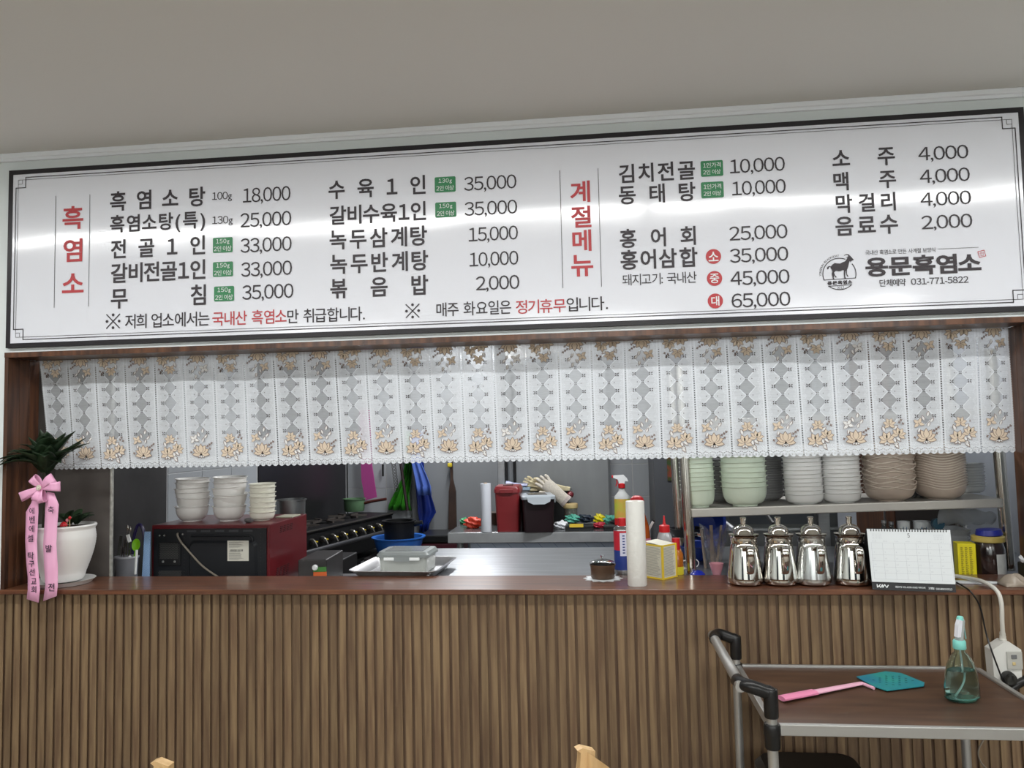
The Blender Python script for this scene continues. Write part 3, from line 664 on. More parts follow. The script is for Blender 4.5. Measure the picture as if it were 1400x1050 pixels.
RL = [(64, 672, -.03), (62, 690, -.032), (61, 715, -.036), (59, 745, -.039), (60.5, 775, -.041), (62, 800, -.042), (59, 822, -.043)]
RR = [(74, 674, -.03), (80.5, 690, -.032), (78.5, 715, -.036), (77, 745, -.039), (79, 775, -.041), (79, 800, -.042), (77.5, 815, -.043)]
tr_ = strip('ribbon_tail', [rel(*p) for p in RL], [rel(*p) for p in RR])
bi = M('brush_ink', (44, 26, 46), .5)
m = MB()
for ch, px, py, h in (('에', 43.5, 698.5, 8), ('벤', 44, 710.5, 9), ('에', 43, 723, 8.5), ('셀', 41.5, 736, 9), ('탁', 42, 760, 9.5), ('구', 43, 771, 8), ('선', 43.5, 782, 8.5), ('교', 46, 794.5, 7.5), ('회', 46, 806, 8.5)):
    c_ = at(px, py, -.0455) - kn; k = mpp(px, py, -.04); print_on(m, ch, h*k, h*k, c_, (1, 0, 0), (0, 0, 1), .012)
obj('lettering', m, bi, tl_, fix=False); m = MB()
for ch, px, py, h in (('축', 69.5, 697, 9), ('발', 66.5, 750, 9.5), ('전', 70, 803, 10)):
    c_ = at(px, py, -.0455) - kn; k = mpp(px, py, -.04); print_on(m, ch, h*k, h*k, c_, (1, 0, 0), (0, 0, 1), .012)
obj('lettering', m, bi, tr_, fix=False)
def loop(name, tip1, tip2, w0, w1, bulge):
    """a flattened loop: out along the top and back along the bottom"""
    a_, b_ = Vector(tip1), Vector(tip2); d = b_; n_ = V(-d.z, 0, d.x).normalized()
    m = MB(); K = 14
    path = []
    for k in range(K+1):
        q = k/K; s = math.sin(PI*q/1.0); along = 1-abs(2*q-1)**1.6; path.append(d*along + V(0, -bulge*math.sin(2*PI*q)*1.0-.004, 0))
    def fn(u, v):
        k = min(K-1, int(u*K)); f = u*K-k; p = path[k].lerp(path[k+1], f); w_ = w0+(w1-w0)*(1-abs(2*u-1))**.6
        return p + n_*((v-.5)*w_)
    m.sheet(fn, 28, 4); o = obj(name, m, pink, t, fix=False); solid(o, .0006)
k1 = mpp(61, 666, -.03)
for nm, (dx, dy), w0, w1 in (('bow_loop', (-12, 13), .010, .030), ('bow_loop', (17, 12), .010, .034), ('bow_loop', (-28, -12), .010, .030), ('bow_loop', (26, 1), .012, .032), ('bow_loop', (-5, -17), .010, .026), ('bow_loop', (4, -19), .010, .024)):
    loop(nm, (0, 0, 0), (dx*k1, -.002 if abs(dx) > 8 else -.008, dy*k1), w0, w1, .012)
part('pearl_stud', M('pearl_stud', (226, 222, 206), .25, .3), t, lambda m: m.lathe([(.0085, 0), (.009, .002), (.0075, .004), (.005, .004), (.004, .007), (0, .008)], (0, -.015, 0), 18, R=Matrix.Rotation(PI/2, 3, 'X')))

# ---- kettles
kprof = [(0, .001), (.043, .001), (.0495, .006), (.0515, .014), (.0508, .022), (.046, .065), (.0405, .108), (.0385, .118), (.0365, .121), (.0385, .124), (.0388, .137), (.0425, .141), (.0425, .1435), (.037, .1445)]
lidp = [(.0405, .1440), (.0435, .1455), (.0435, .147), (.031, .149), (.030, .152), (.0285, .160), (.0225, .168), (.014, .1725), (.0075, .1745), (.0078, .178), (.0082, .190), (.0092, .192), (.0092, .1945), (.006, .196), (0, .196)]
def make_kettle():
    t = thing('steel_kettle', 'x', 'kettle', (0, 0, 0))
    part('body', chrome, t, lambda m: m.lathe(kprof, seg=56)); l = part('lid', chrome, t, lambda m: m.lathe(lidp, seg=48))
    h = part('handle', chrome, t, lambda m: m.tube(smooth([(0, -.040, .112), (0, -.060, .116), (0, -.072, .106), (0, -.073, .082), (0, -.066, .055), (0, -.058, .042), (0, -.047, .040)], 6), .0078, 10, flat=.28, up=(1, 0, 0)) if False else m.tube(smooth([(0, -.040, .112), (0, -.060, .116), (0, -.072, .106), (0, -.073, .082), (0, -.066, .055), (0, -.058, .042), (0, -.047, .040)], 6), .0095, 12, flat=.3, up=(0, 1, .01)))
    part('spout', chrome, t, lambda m: m.tube(smooth([(0, .036, .06), (0, .060, .085), (0, .075, .120), (0, .084, .125)], 4), [.014]*4+[.010]*4+[.007]*5, 12))
    part('hinge', chrome, h, lambda m: m.box((-.012, -.046, .108), (.012, .010, .010), bev=.002))
    return t
K0 = make_kettle(); labs = ['polished steel kettle at the left of the row of four on the ledge', 'polished steel kettle second from the left in the row of four', 'duller hazed steel kettle third from the left in the row of four', 'polished steel kettle beside the desk calendar']
for k, (px, rz) in enumerate(((1019.5, .08), (1067, .05), (1112, .12), (1165, .07))):
    o = K0 if k == 0 else dup(K0); o.location = (px_x(px, 790, .055), .060, CT); o.rotation_euler = (0, 0, rz); o['label'] = labs[k]; o['group'] = 'steel kettles on the ledge'
    if k == 2:
        hz = M('hazed_steel', (206, 208, 208), .2, 1)
        for ch in o.children:
            if ch.name.startswith('body'): ch.data = ch.data.copy(); ch.data.materials[0] = hz

# ---- desk calendar
white_p = M('paper_white', (214, 219, 222), .6); black_c = M('black_card', (30, 30, 34), .5)
BL, BR, TL, TR = (1193, 805.5), (1308, 809.5), (1184.5, 722), (1299, 724)
bl = onz(1193, 806, CT+.002); br = onz(1307.5, 810, CT+.002)
tlv = at(1184.5, 722, bl.y+.05); trv = at(1299, 723.5, br.y+.05)
t = thing('desk_calendar', 'white desk calendar page with black foot strip standing right of the kettles', 'calendar', bl)
axx = (br-bl); axz = (tlv-bl); shear = (trv-br) ; nrm = axx.cross(axz).normalized()
if nrm.y > 0: nrm = -nrm
def cal(u, v, d=0):
    a_ = axx*u; return a_.lerp(axx*u, 0) + (axz*(1-u)+shear*u)*v + nrm*d
def quad(m, u0, u1, v0, v1, d): m.add([cal(u0, v0, d), cal(u1, v0, d), cal(u1, v1, d), cal(u0, v1, d)], [[0, 1, 2, 3]])
def slab(m, u0, u1, v0, v1, d0, d1):
    c8 = [cal(u, v, d) for d in (d0, d1) for u, v in ((u0, v0), (u1, v0), (u1, v1), (u0, v1))]
    m.add(c8, [[0, 1, 2, 3], [7, 6, 5, 4], [0, 4, 5, 1], [1, 5, 6, 2], [2, 6, 7, 3], [3, 7, 4, 0]])
part('easel_front', black_c, t, lambda m: slab(m, 0, 1, 0, 1, -.003, -.001))
def eb(m):
    p0, p1 = cal(0, 1, -.003), cal(1, 1, -.003); q0, q1 = V(0, .12, -.001)+axx*0, V(0, .12, -.001)+axx
    m.add([p0, p1, q1, q0, p0+V(0, .002, 0), p1+V(0, .002, 0), q1+V(0, .002, 0), q0+V(0, .002, 0)], [[0, 1, 2, 3], [7, 6, 5, 4], [0, 4, 5, 1], [1, 5, 6, 2], [2, 6, 7, 3], [3, 7, 4, 0]])
part('easel_back', black_c, t, eb)
pg = part('page', white_p, t, lambda m: slab(m, .002, .998, .125, .985, -.001, .0012))
def rings(m):
    for k in range(28):
        u = .05+.9*k/27; c_ = cal(u, .975, -.001); a_ = axz.normalized()
        pts = [c_ + a_*(.0045*math.cos(q)) + nrm*(.0045*math.sin(q)) for q in [2*PI*j/10 for j in range(11)]]; m.tube(pts, .0009, 5, cap=False)
rg = part('spiral_binding', black_pl, t, rings); rg['kind'] = 'stuff'
def holes(m):
    for k in range(28): u = .05+.9*k/27; quad(m, u-.006, u+.006, .948, .966, .0014)
hl = obj('punch_holes', (lambda m: (holes(m), m)[1])(MB()), black_c, pg, fix=False); hl['kind'] = 'stuff'
gi = M('calendar_grey_ink', (172, 176, 184), .6); gd = M('calendar_dark_ink', (70, 72, 80), .6)
m = MB(); W_ = axx.length; H_ = axz.length; aX = axx.normalized(); aZ = axz.normalized()
for k in range(8): quad(m, .04+.135*k-.0012, .04+.135*k+.0012, .17, .76, .0015)
for k in range(7): quad(m, .03, .97, .17+.098*k-.0012, .17+.098*k+.0012, .0015)
day = 1
for r_ in range(5):
    for c__ in range(7):
        if r_ == 0 and c__ < 4: continue
        if day > 31: continue
        print_on(m, str(day), .0055 if day > 9 else .0028, .0032, cal(.065+.135*c__, .735-.1*r_-.03, .0016), aX, aZ); day += 1
for k, d_ in enumerate(('SUN', 'MON', 'TUE', 'WED', 'THU', 'FRI', 'SAT')): print_on(m, d_, .010, .0026, cal(.075+.135*k, .785, .0016), aX, aZ)
for u0 in (.06, .80):
    for a_ in range(5):
        for b_ in range(7): quad(m, u0+b_*.017, u0+b_*.017+.006, .90-a_*.018, .905-a_*.018, .0015)
obj('print', m, gi, pg, fix=False)
m = MB(); print_on(m, '5', .006, .0115, cal(.5, .885, .0017), aX, aZ, .01); obj('month_number', m, gd, pg, fix=False)
m = MB()
def lg(pts):  # joined angular lettering of the emblem
    for (x0, y0), (x1, y1) in zip(pts[:-1], pts[1:]):
        a_ = cal(0, 0, .0004)+aX*(.062*W_+x0*.011)+aZ*(.030*H_+y0*.0085+.0012); b_ = cal(0, 0, .0004)+aX*(.062*W_+x1*.011)+aZ*(.030*H_+y1*.0085+.0012); n_ = (b_-a_).normalized().cross(nrm)*.0011
        m.add([a_-n_, b_-n_, b_+n_, a_+n_], [[0, 1, 2, 3]])
lg([(0, 0), (0, 1)]); lg([(0, 0), (.8, 1)]); lg([(.35, .55), (.8, 0), (1.25, 1)]); lg([(1.25, 1), (1.25, 0)]); lg([(1.25, 0), (1.75, 1), (2.2, 0)]); lg([(2.2, 0), (2.6, .9)])
print_on(m, '영업부장 031-8080-8085 카마스터', .36*W_, .0052, cal(.46, .055, .0004), aX, aZ, .006, space=1.5)
print_on(m, '고영일', .07*W_, .0062, cal(.71, .05, .0004), aX, aZ, .01)
print_on(m, '010-8003-5513', .19*W_, .0050, cal(.86, .045, .0004), aX, aZ, .006)
obj('foot_print', m, white_ink, t, fix=False)

# ---- paper towel roll
towel = M('paper_towel', (222, 222, 218), .85, bump=1, bscale=70)
rc = V(px_x(870, 760, .055), .045, CT)
t = thing('paper_towel_roll', 'white embossed paper towel roll standing upright on the front of the ledge', 'paper towel', rc)
part('towel', towel, t, lambda m: m.lathe([(.0125, .002), (.027, 0), (.0285, .002), (.0287, .12), (.0275, .247), (.0265, .249), (.011, .249), (.011, .2)], seg=48))
part('core', M('cardboard', (176, 150, 120), .8), t, lambda m: m.lathe([(.0105, .003), (.0105, .2485), (.009, .2485), (.009, .003)], seg=24, cap=False))

# ---- brown ramekin with glass lid on a doily
glass = M('clear_glass', (240, 244, 244), .03, trans=1); 
rc = V(px_x(824, 780, .16), .15, CT)
def star(m, r0, r1, n, z, c=(0, 0, 0), th=.0006):
    pts = [((r1 if k % 2 else r0)*math.cos(PI*k/n), (r1 if k % 2 else r0)*math.sin(PI*k/n)) for k in range(2*n)]
    m.prism(pts, V(*c)+V(0, 0, z), (1, 0, 0), (0, 1, 0), (0, 0, th))
o = part('paper_doily', white_p, None, lambda m: star(m, .062, .048, 12, 0, (0, 0, 0), .001)); o.location = rc+V(0, -.0, .0005); tag(o, 'white zigzag edged paper doily under the brown bowl', 'doily')
t = thing('condiment_bowl', 'small brown bowl with a clear knobbed lid on a paper doily', 'bowl', rc+V(0, 0, .002))
brown = M('brown_glaze', (92, 72, 56), .35, noise=.25, nscale=30)
part('bowl', brown, t, lambda m: m.lathe([(0, 0), (.034, 0), (.037, .004), (.0385, .036), (.041, .041), (.041, .0435), (.038, .0435), (.035, .006), (0, .004)], seg=40))
l = part('lid', glass, t, lambda m: m.lathe([(.0405, .044), (.041, .046), (.034, .052), (.018, .057), (0, .058), (0, .055), (.017, .054), (.032, .049), (.038, .044)], seg=40))
part('knob', glass, l, lambda m: m.lathe([(.003, .056), (.003, .062), (.006, .065), (.0065, .069), (.004, .072), (0, .0725)], seg=18))

# ---- yellow edged carton
ct_ = onz(918, 793, CT)
cb = V(px_x(903, 780, .17), .175, CT)
t = thing('seasoning_carton', 'small white carton with yellow edges and fine print beside the paper towel', 'box', cb, math.radians(48))
yel = M('yellow_print', (226, 196, 60), .5); cw = M('carton_white', (214, 212, 196), .5)
bxw, bxd, bxh = .068, .072, .104
part('carton', cw, t, lambda m: m.box((0, 0, bxh/2), (bxw, bxd, bxh), bev=.001))
def edges(m):
    e_ = .0035
    for sx_ in (-1, 1):
        for sy_ in (-1, 1): m.box((sx_*(bxw/2), sy_*(bxd/2), bxh/2), (e_*1.6, e_*1.6, bxh+.002))
    for z in (.002, bxh-.002):
        for s_ in (-1, 1): m.box((0, s_*bxd/2, z), (bxw, .0016, .005)); m.box((s_*bxw/2, 0, z), (.0016, bxd, .005))
part('yellow_edging', yel, t, edges)
def fine(m, o, ax, n, w, rng, l=.8):
    for k in range(n):
        y = rng[0]+(rng[1]-rng[0])*k/(n-1); a_ = -w/2*l; random_end = w/2*l*(rnd.uniform(.5, 1)); o_ = Vector(o); x_ = Vector(ax)
        m.add([o_+x_*a_+V(0, 0, y), o_+x_*random_end+V(0, 0, y), o_+x_*random_end+V(0, 0, y+.0014), o_+x_*a_+V(0, 0, y+.0014)], [[0, 1, 2, 3]])
def fp(m):
    fine(m, (0, -bxd/2-.0006, 0), (1, 0, 0), 22, bxw, (.010, .094)); fine(m, (-bxw/2-.0006, 0, 0), (0, -1, 0), 22, bxd, (.010, .094)); fine(m, (bxw/2+.0006, 0, 0), (0, 1, 0), 22, bxd, (.010, .094))
o = part('fine_print', M('grey_print', (158, 156, 148), .6), t, fp); o['kind'] = 'stuff'
part('flap', cw, t, lambda m: m.box((0, 0, bxh+.003), (bxw*.98, bxd*.98, .0012), R=Matrix.Rotation(.10, 4, 'X')))

# ---- front steel table behind the ledge
FT = 1.072
t = thing('steel_counter_table', 'wide stainless work table directly behind the hatch ledge', 'table', (.15, .60, 0))
part('top', steel_h, t, lambda m: m.box((.20, -.0225, FT-.02), (2.34, .66, .04), bev=.004))
part('rear_strip', M('steel_strip', (214, 216, 218), .25, .6), t, lambda m: m.box((.20, -.355, FT+.001), (2.34, .012, .006), bev=.001))
for sx_ in (-1, 1):
    for sy_ in (-1, 1): part('leg', steel, t, lambda m: m.lathe([(.019, .0), (.019, FT-.04)], (.20+sx_*1.08, -.02+sy_*.28, 0), 16))
part('lower_shelf', steel, t, lambda m: m.box((.20, -.02, .3), (2.2, .56, .03)))

# ---- bottles right of centre
def lathe_obj(name, prof, mat, parent, c=(0, 0, 0), seg=32, **k): return part(name, mat, parent, lambda m: m.lathe(prof, c, seg, **k))
red_pl = M('red_plastic', (190, 32, 38), .35)
# aerosol can
p = V(px_x(852, 770, .24), .24, FT)
t = thing('aerosol_can', 'red and blue aerosol can with red cap behind the paper towel roll', 'can', p)
lathe_obj('can', [(0, .0), (.027, 0), (.028, .003), (.028, .155), (.026, .158), (.02, .166), (.012, .169), (0, .17)], M('steel_can', (170, 172, 176), .3, .8), t)
def labelband(r, z0, z1, a0, a1, mat, nm='label', seg=30, par=None):
    def f(m):
        m.sheet(lambda u, v: V(r*math.cos(a0+(a1-a0)*u), r*math.sin(a0+(a1-a0)*u), z0+(z1-z0)*v), seg, 2)
    o = part(nm, mat, par or t, f); return o
labelband(.0285, .030, .092, -PI, PI, M('label_blue', (38, 58, 132), .35)); labelband(.0285, .092, .154, -PI, PI, M('label_red', (188, 38, 54), .35))
labelband(.0289, .075, .148, -1.9, -1.0, M('label_white', (206, 208, 226), .4), 'white_patch')
m = MB()
for k in range(7):
    a_ = -1.48; z = .083+.009*k; m.add([V(.0293*math.cos(a_+s*.13), .0293*math.sin(a_+s*.13), z+h_) for s, h_ in ((-1, 0), (1, 0), (1, .004), (-1, .004))], [[0, 1, 2, 3]])
obj('print', m, M('print_blue', (60, 70, 130), .5), t, fix=False)
lathe_obj('cap', [(.0125, .168), (.0135, .17), (.0125, .193), (0, .194)], red_pl, t, seg=24)
lathe_obj('valve_cup', [(.027, .157), (.0275, .160), (.02, .167), (.0, .168)], chrome, t)
# spray bottle, far
p = V(px_x(852, 730, 1.7), 1.75, at(852, 728, 1.75).z-.02)
WT2 = at(760, 727, 1.9).z      # worktable height at the back
p = V(px_x(851.5, 715, 2.0), 2.0, WT2)
t = thing('trigger_sprayer', 'translucent cleaner bottle with white and red trigger on the far work table', 'spray bottle', p)
lathe_obj('bottle', [(0, 0), (.040, 0), (.043, .006), (.043, .165), (.040, .180), (.022, .20), (.018, .208), (.018, .228), (0, .228)], M('milky_plastic', (214, 216, 214), .4, trans=.25), t, sx=1, sy=.7)
labelband(.0435, .03, .165, -PI, 0, M('label_orange_yellow', (206, 160, 76), .45, rgb2=(176, 190, 70), nscale=16)); t.children[-1].scale = (1, .72, 1)
labelband(.0440, .02, .06, -PI, 0, red_pl, 'red_label_foot'); t.children[-1].scale = (1, .72, 1)
lathe_obj('collar', [(.016, .222), (.019, .225), (.019, .245), (.014, .25)], red_pl, t, seg=20)
hd = part('trigger_head', M('white_plastic', (228, 230, 230), .35), t, lambda m: m.prism([(-.045, .292), (-.045, .280), (-.02, .270), (-.012, .246), (.014, .246), (.020, .262), (.036, .258), (.030, .276), (.012, .295)], (0, .011, 0), (1, 0, 0), (0, 0, 1), (0, -.022, 0)))
part('trigger', red_pl, hd, lambda m: m.prism([(-.030, .272), (-.024, .272), (-.020, .25), (-.030, .232), (-.034, .234), (-.027, .252)], (0, .006, 0), (1, 0, 0), (0, 0, 1), (0, -.012, 0)))
part('nozzle', red_pl, hd, lambda m: m.box((-.049, 0, .286), (.010, .016, .015), bev=.002))
# orange cleaner bottle with red cap behind the roll
p = V(px_x(873, 740, .36), .38, FT)
t = thing('cleaner_bottle', 'amber cleaner bottle with red cap partly hidden behind the paper towel roll', 'bottle', p)
lathe_obj('bottle', [(0, 0), (.036, 0), (.040, .008), (.040, .10), (.036, .15), (.022, .20), (.014, .215), (.014, .235), (0, .235)], M('amber_liquid', (196, 96, 30), .2, trans=.4), t, sx=1.05, sy=.8)
lathe_obj('cap', [(.020, .205), (.024, .21), (.025, .232), (.022, .243), (.012, .252), (0, .253)], red_pl, t, seg=28)
labelband(.0412, .02, .11, -PI, 0, M('label_pink', (208, 130, 160), .5)); t.children[-1].scale = (1.05, .82, 1)
# pen in the gap
a_, b_ = at(886, 726, .45), at(893, 713, .45)
m = MB(); m.tube([a_-(b_-a_)*3, b_], .0045, 10); o = obj('marker_pen', m, M('white_plastic', (228, 230, 230), .35)); tag(o, 'white marker pen with black tip leaning right of the paper towel roll', 'pen')
part('tip', black_pl, o, lambda m: m.tube([b_, b_+(b_-a_)*.15], .0048, 8))
# sauce bottles
for px, yy, top_, lab, colr in ((910, .30, .222, 'clear squeeze bottle with pointed red cap behind the yellow edged carton', (200, 200, 200)), (925, .26, .11, 'short amber sauce bottle with red cap between carton and rack post', (200, 112, 30))):
    p = V(px_x(px, 770, yy), yy, FT); t = thing('sauce_bottle', lab, 'bottle', p)
    if top_ > .2:
        lathe_obj('bottle', [(0, 0), (.026, 0), (.028, .005), (.028, .11), (.020, .135), (.016, .14), (0, .14)], M('clear_bottle', (214, 216, 218), .15, trans=.6), t)
        lathe_obj('cap', [(.017, .138), (.018, .142), (.017, .160), (.006, .164), (.004, .172), (.0025, .192), (0, .193)], red_pl, t, seg=20)
    else:
        lathe_obj('bottle', [(0, 0), (.021, 0), (.022, .004), (.0215, .075), (.014, .088), (0, .09)], M('amber_sauce', (198, 112, 36), .2, trans=.3), t)
        lathe_obj('cap', [(.013, .086), (.0135, .09), (.0125, .124), (0, .125)], red_pl, t, seg=20)
        labelband(.0225, .01, .035, -PI, PI, M('label_yellow', (222, 206, 50), .4))

# ---- tray with lidded box
p = V(px_x(549, 780, .30), .345, FT)
t = thing('metal_tray', 'shallow rectangular aluminium tray on the left end of the steel table', 'tray', p, math.radians(-3))
def rr(w, d, r, n=5): return [(sx_*(w/2-r)+r*math.cos(q0+PI/2*k/n), sy_*(d/2-r)+r*math.sin(q0+PI/2*k/n)) for sx_, sy_, q0 in ((1, 1, 0), (-1, 1, PI/2), (-1, -1, PI), (1, -1, 1.5*PI)) for k in range(n+1)]
def rloft(m, secs, close=True):
    n = len(secs[0][0]); vs = []
    for pts, z in secs: vs += [(x_, y_, z) for x_, y_ in pts]
    fs = [[i*n+k, i*n+(k+1) % n, (i+1)*n+(k+1) % n, (i+1)*n+k] for i in range(len(secs)-1) for k in range(n)]
    if close: fs.append(list(range(n))[::-1]); fs.append([(len(secs)-1)*n+k for k in range(n)])
    m.add(vs, fs, True)
part('pan', alu, t, lambda m: rloft(m, [(rr(.25, .25, .03), .003), (rr(.29, .295, .03), .028), (rr(.31, .31, .035), .031), (rr(.31, .31, .035), .033), (rr(.288, .29, .03), .031), (rr(.248, .248, .03), .006)]))
q = V(px_x(549, 765, .28), .37, FT+.008)
t = thing('lidded_food_box', 'clear plastic food box with grey clip lid lying on the aluminium tray', 'food box', q, math.radians(-2))
clearp = M('frosted_plastic', (214, 218, 212), .25, trans=.55); lidm = M('grey_lid', (142, 148, 148), .35, trans=.2)
part('box', clearp, t, lambda m: rloft(m, [(rr(.165, .135, .015), 0), (rr(.172, .142, .015), .055)]))
ld = part('lid', lidm, t, lambda m: rloft(m, [(rr(.186, .156, .018), .052), (rr(.186, .156, .018), .060), (rr(.176, .146, .018), .066), (rr(.172, .142, .018), .070)]))
part('lid_recess', M('lid_panel', (120, 124, 122), .25, trans=.2), ld, lambda m: m.box((0, 0, .0705), (.135, .105, .002), bev=.0008))
for sx_ in (-.045, .045): part('clip', M('white_plastic', (228, 230, 230), .35), ld, lambda m: m.box((sx_, -.080, .048), (.036, .004, .010), bev=.0015))
part('clip', lidm, ld, lambda m: m.prism([(-.06, .056), (.06, .056), (.045, .045), (.02, .040), (-.02, .040), (-.045, .045)], (0, -.0785, 0), (1, 0, 0), (0, 0, 1), (0, -.002, 0)))

# ---- microwave, seen from behind
MWZ = .966
mp_ = at(288, 720, .45)
t = thing('side_table', 'low steel table under the microwave behind the ledge', 'table', (-1.32, .62, 0))
part('top', steel, t, lambda m: m.box((0, 0, MWZ-.015), (.96, .60, .03), bev=.003))
for sx_ in (-1, 1):
    for sy_ in (-1, 1): part('leg', steel, t, lambda m: m.lathe([(.018, 0), (.018, MWZ-.03)], (sx_*.46, sy_*.26, 0), 14))
mx0, mx1 = px_x(207, 722, .45), px_x(369, 718, .45); mw_w = mx1-mx0; mw_h = .262; mw_d = .36
t = thing('microwave_oven', 'dark red microwave seen from its black back panel with a trailing cable', 'microwave', ((mx0+mx1)/2, .45, MWZ), math.radians(-.5))
mred = M('red_enamel', (96, 24, 30), .32, noise=.1, nscale=12, coat=.2); mblk = M('black_sheet', (30, 32, 36), .42, .2)
body = part('shell', mred, t, lambda m: m.box((0, mw_d/2, .008+mw_h/2), (mw_w, mw_d, mw_h-.008), bev=.004))
bk = part('back_panel', mblk, t, lambda m: m.box((0, -.0015, .008+mw_h/2-.004), (mw_w-.022, .008, mw_h-.028), bev=.001))
part('pressed_bulge', mblk, bk, lambda m: (rloft(m, [([(x_+.055, z_+.125) for x_, z_ in rr(.27, .17, .02)], 0), ([(x_+.055, z_+.125) for x_, z_ in rr(.25, .15, .02)], .012)])), rot=(PI/2, 0, 0), loc=(0, -.004, 0))
part('raised_rib', mblk, bk, lambda m: m.tube(smooth([(-.07, -.008, .226), (.12, -.008, .226), (.165, -.008, .220), (.17, -.008, .19)]), .004, 8))
for z0, nm in ((.115, 'fan_grille'), ):
    gp = part('fan_grille', M('grille_black', (18, 19, 21), .5), bk, lambda m: m.box((-.155, -.008, .16), (.088, .006, .085), bev=.002))
    for sx_ in (-.028, .018): part('screw', M('screw_zinc', (200, 200, 198), .3, .8), gp, lambda m: m.lathe([(.0045, 0), (.004, .002), (0, .0025)], (-.155+sx_+.004, -.011, .132), 12, R=Matrix.Rotation(PI/2, 3, 'X')))
def mesh_holes(m):
    for i in range(16):
        for j in range(18):
            x_ = -.198+.0056*i+(.0028 if j % 2 else 0); z_ = .018+.0052*j
            if z_ > .098: continue
            m.add([V(x_+.002*math.cos(a_), -.0062, z_+.002*math.sin(a_)) for a_ in [PI/3*k for k in range(6)]], [[0, 1, 2, 3, 4, 5]])
    for i in range(13):
        for j in range(13):
            x_ = -.19+.0056*i+(.0028 if j % 2 else 0); z_ = .145+.0044*j
            m.add([V(x_+.0017*math.cos(a_), -.0117, z_+.0017*math.sin(a_)) for a_ in [PI/3*k for k in range(6)]], [[0, 1, 2, 3, 4, 5]])
o = obj('vent_holes', (lambda m: (mesh_holes(m), m)[1])(MB()), M('hole_rim', (84, 84, 82), .5), bk, fix=False); o['kind'] = 'stuff'
def top_slots(m):
    for k in range(5): m.box((-.07+.055*k, -.0055, .243), (.036, .003, .006))
o = part('vent_slots', M('slot_grey', (64, 66, 70), .4), bk, top_slots); o['kind'] = 'stuff'
def dots(m):
    for k in range(18):
        for xx_ in (-.098, .2): m.lathe([(.0014, -.0062), (0, -.0066)], (0, 0, 0), 5) if False else m.add([V(xx_+.0011*math.cos(a_), -.0062, .02+.0125*k+.0011*math.sin(a_)) for a_ in [PI/3*q_ for q_ in range(6)]], [[0, 1, 2, 3, 4, 5]])
o = obj('small_holes', (lambda m: (dots(m), m)[1])(MB()), M('hole_rim', (84, 84, 82), .5), bk, fix=False); o['kind'] = 'stuff'
for xx_, zz_ in ((-.196, .228), (-.178, .228), (-.105, .232)): part('screw', M('screw_zinc', (200, 200, 198), .3, .8), bk, lambda m: m.lathe([(.0035, 0), (.003, .002), (0, .0022)], (xx_, -.0055, zz_), 10, R=Matrix.Rotation(PI/2, 3, 'X')))
st_ = part('rating_sticker', M('sticker_white', (206, 204, 192), .5), bk, lambda m: m.box((.118, -.0175, .172), (.082, .001, .074)))
m = MB()
for k in range(15):
    z_ = .203-.0045*k
    if 5 <= k <= 7: continue
    m.add([V(x_, -.0183, z_+h_) for x_, h_ in ((.083, 0), (.083+.066*rnd.uniform(.5, 1), 0), (.083+.066*.7, .0013), (.083, .0013))], [[0, 1, 2, 3]])
x_ = .086
while x_ < .135: w_ = rnd.choice((.0008, .0014, .002)); m.add([V(x_, -.0183, .170), V(x_+w_, -.0183, .170), V(x_+w_, -.0183, .177), V(x_, -.0183, .177)], [[0, 1, 2, 3]]); x_ += w_+rnd.choice((.0008, .0014))
obj('sticker_print', m, M('sticker_ink', (70, 68, 66), .6), st_, fix=False)
part('power_cable', M('grey_cable', (124, 116, 104), .5), t, lambda m: m.tube(smooth([(-.125, .0, .236), (-.118, -.02, .232), (-.105, -.022, .21), (-.085, -.02, .185), (-.02, -.022, .120), (.05, -.03, .078), (.12, -.035, .045), (.16, -.03, .02)], 8), .0036, 8))
for zz_, n_, yy0 in ((.225, 4, .10), (.06, 6, .06)):
    def slots(m):
        for i in range(4):
            for j in range(n_): m.box((mw_w/2+.0006, yy0+.032*i+.002*j, zz_+.0065*j-.0), (.0014, .020, .0028), R=Matrix.Rotation(0, 4, 'X'))
    o = part('side_vents', M('vent_dark', (44, 10, 14), .6), body, slots); o['kind'] = 'stuff'
part('foot', black_pl, t, lambda m: m.lathe([(.012, 0), (.012, .012)], (-mw_w/2+.04, .04, 0), 12)); part('foot', black_pl, t, lambda m: m.lathe([(.012, 0), (.012, .012)], (mw_w/2-.04, .04, 0), 12))
part('foot', black_pl, t, lambda m: m.lathe([(.012, 0), (.012, .012)], (-mw_w/2+.04, .32, 0), 12)); part('foot', black_pl, t, lambda m: m.lathe([(.012, 0), (.012, .012)], (mw_w/2-.04, .32, 0), 12))
MT = MWZ+.008+mw_h-.004
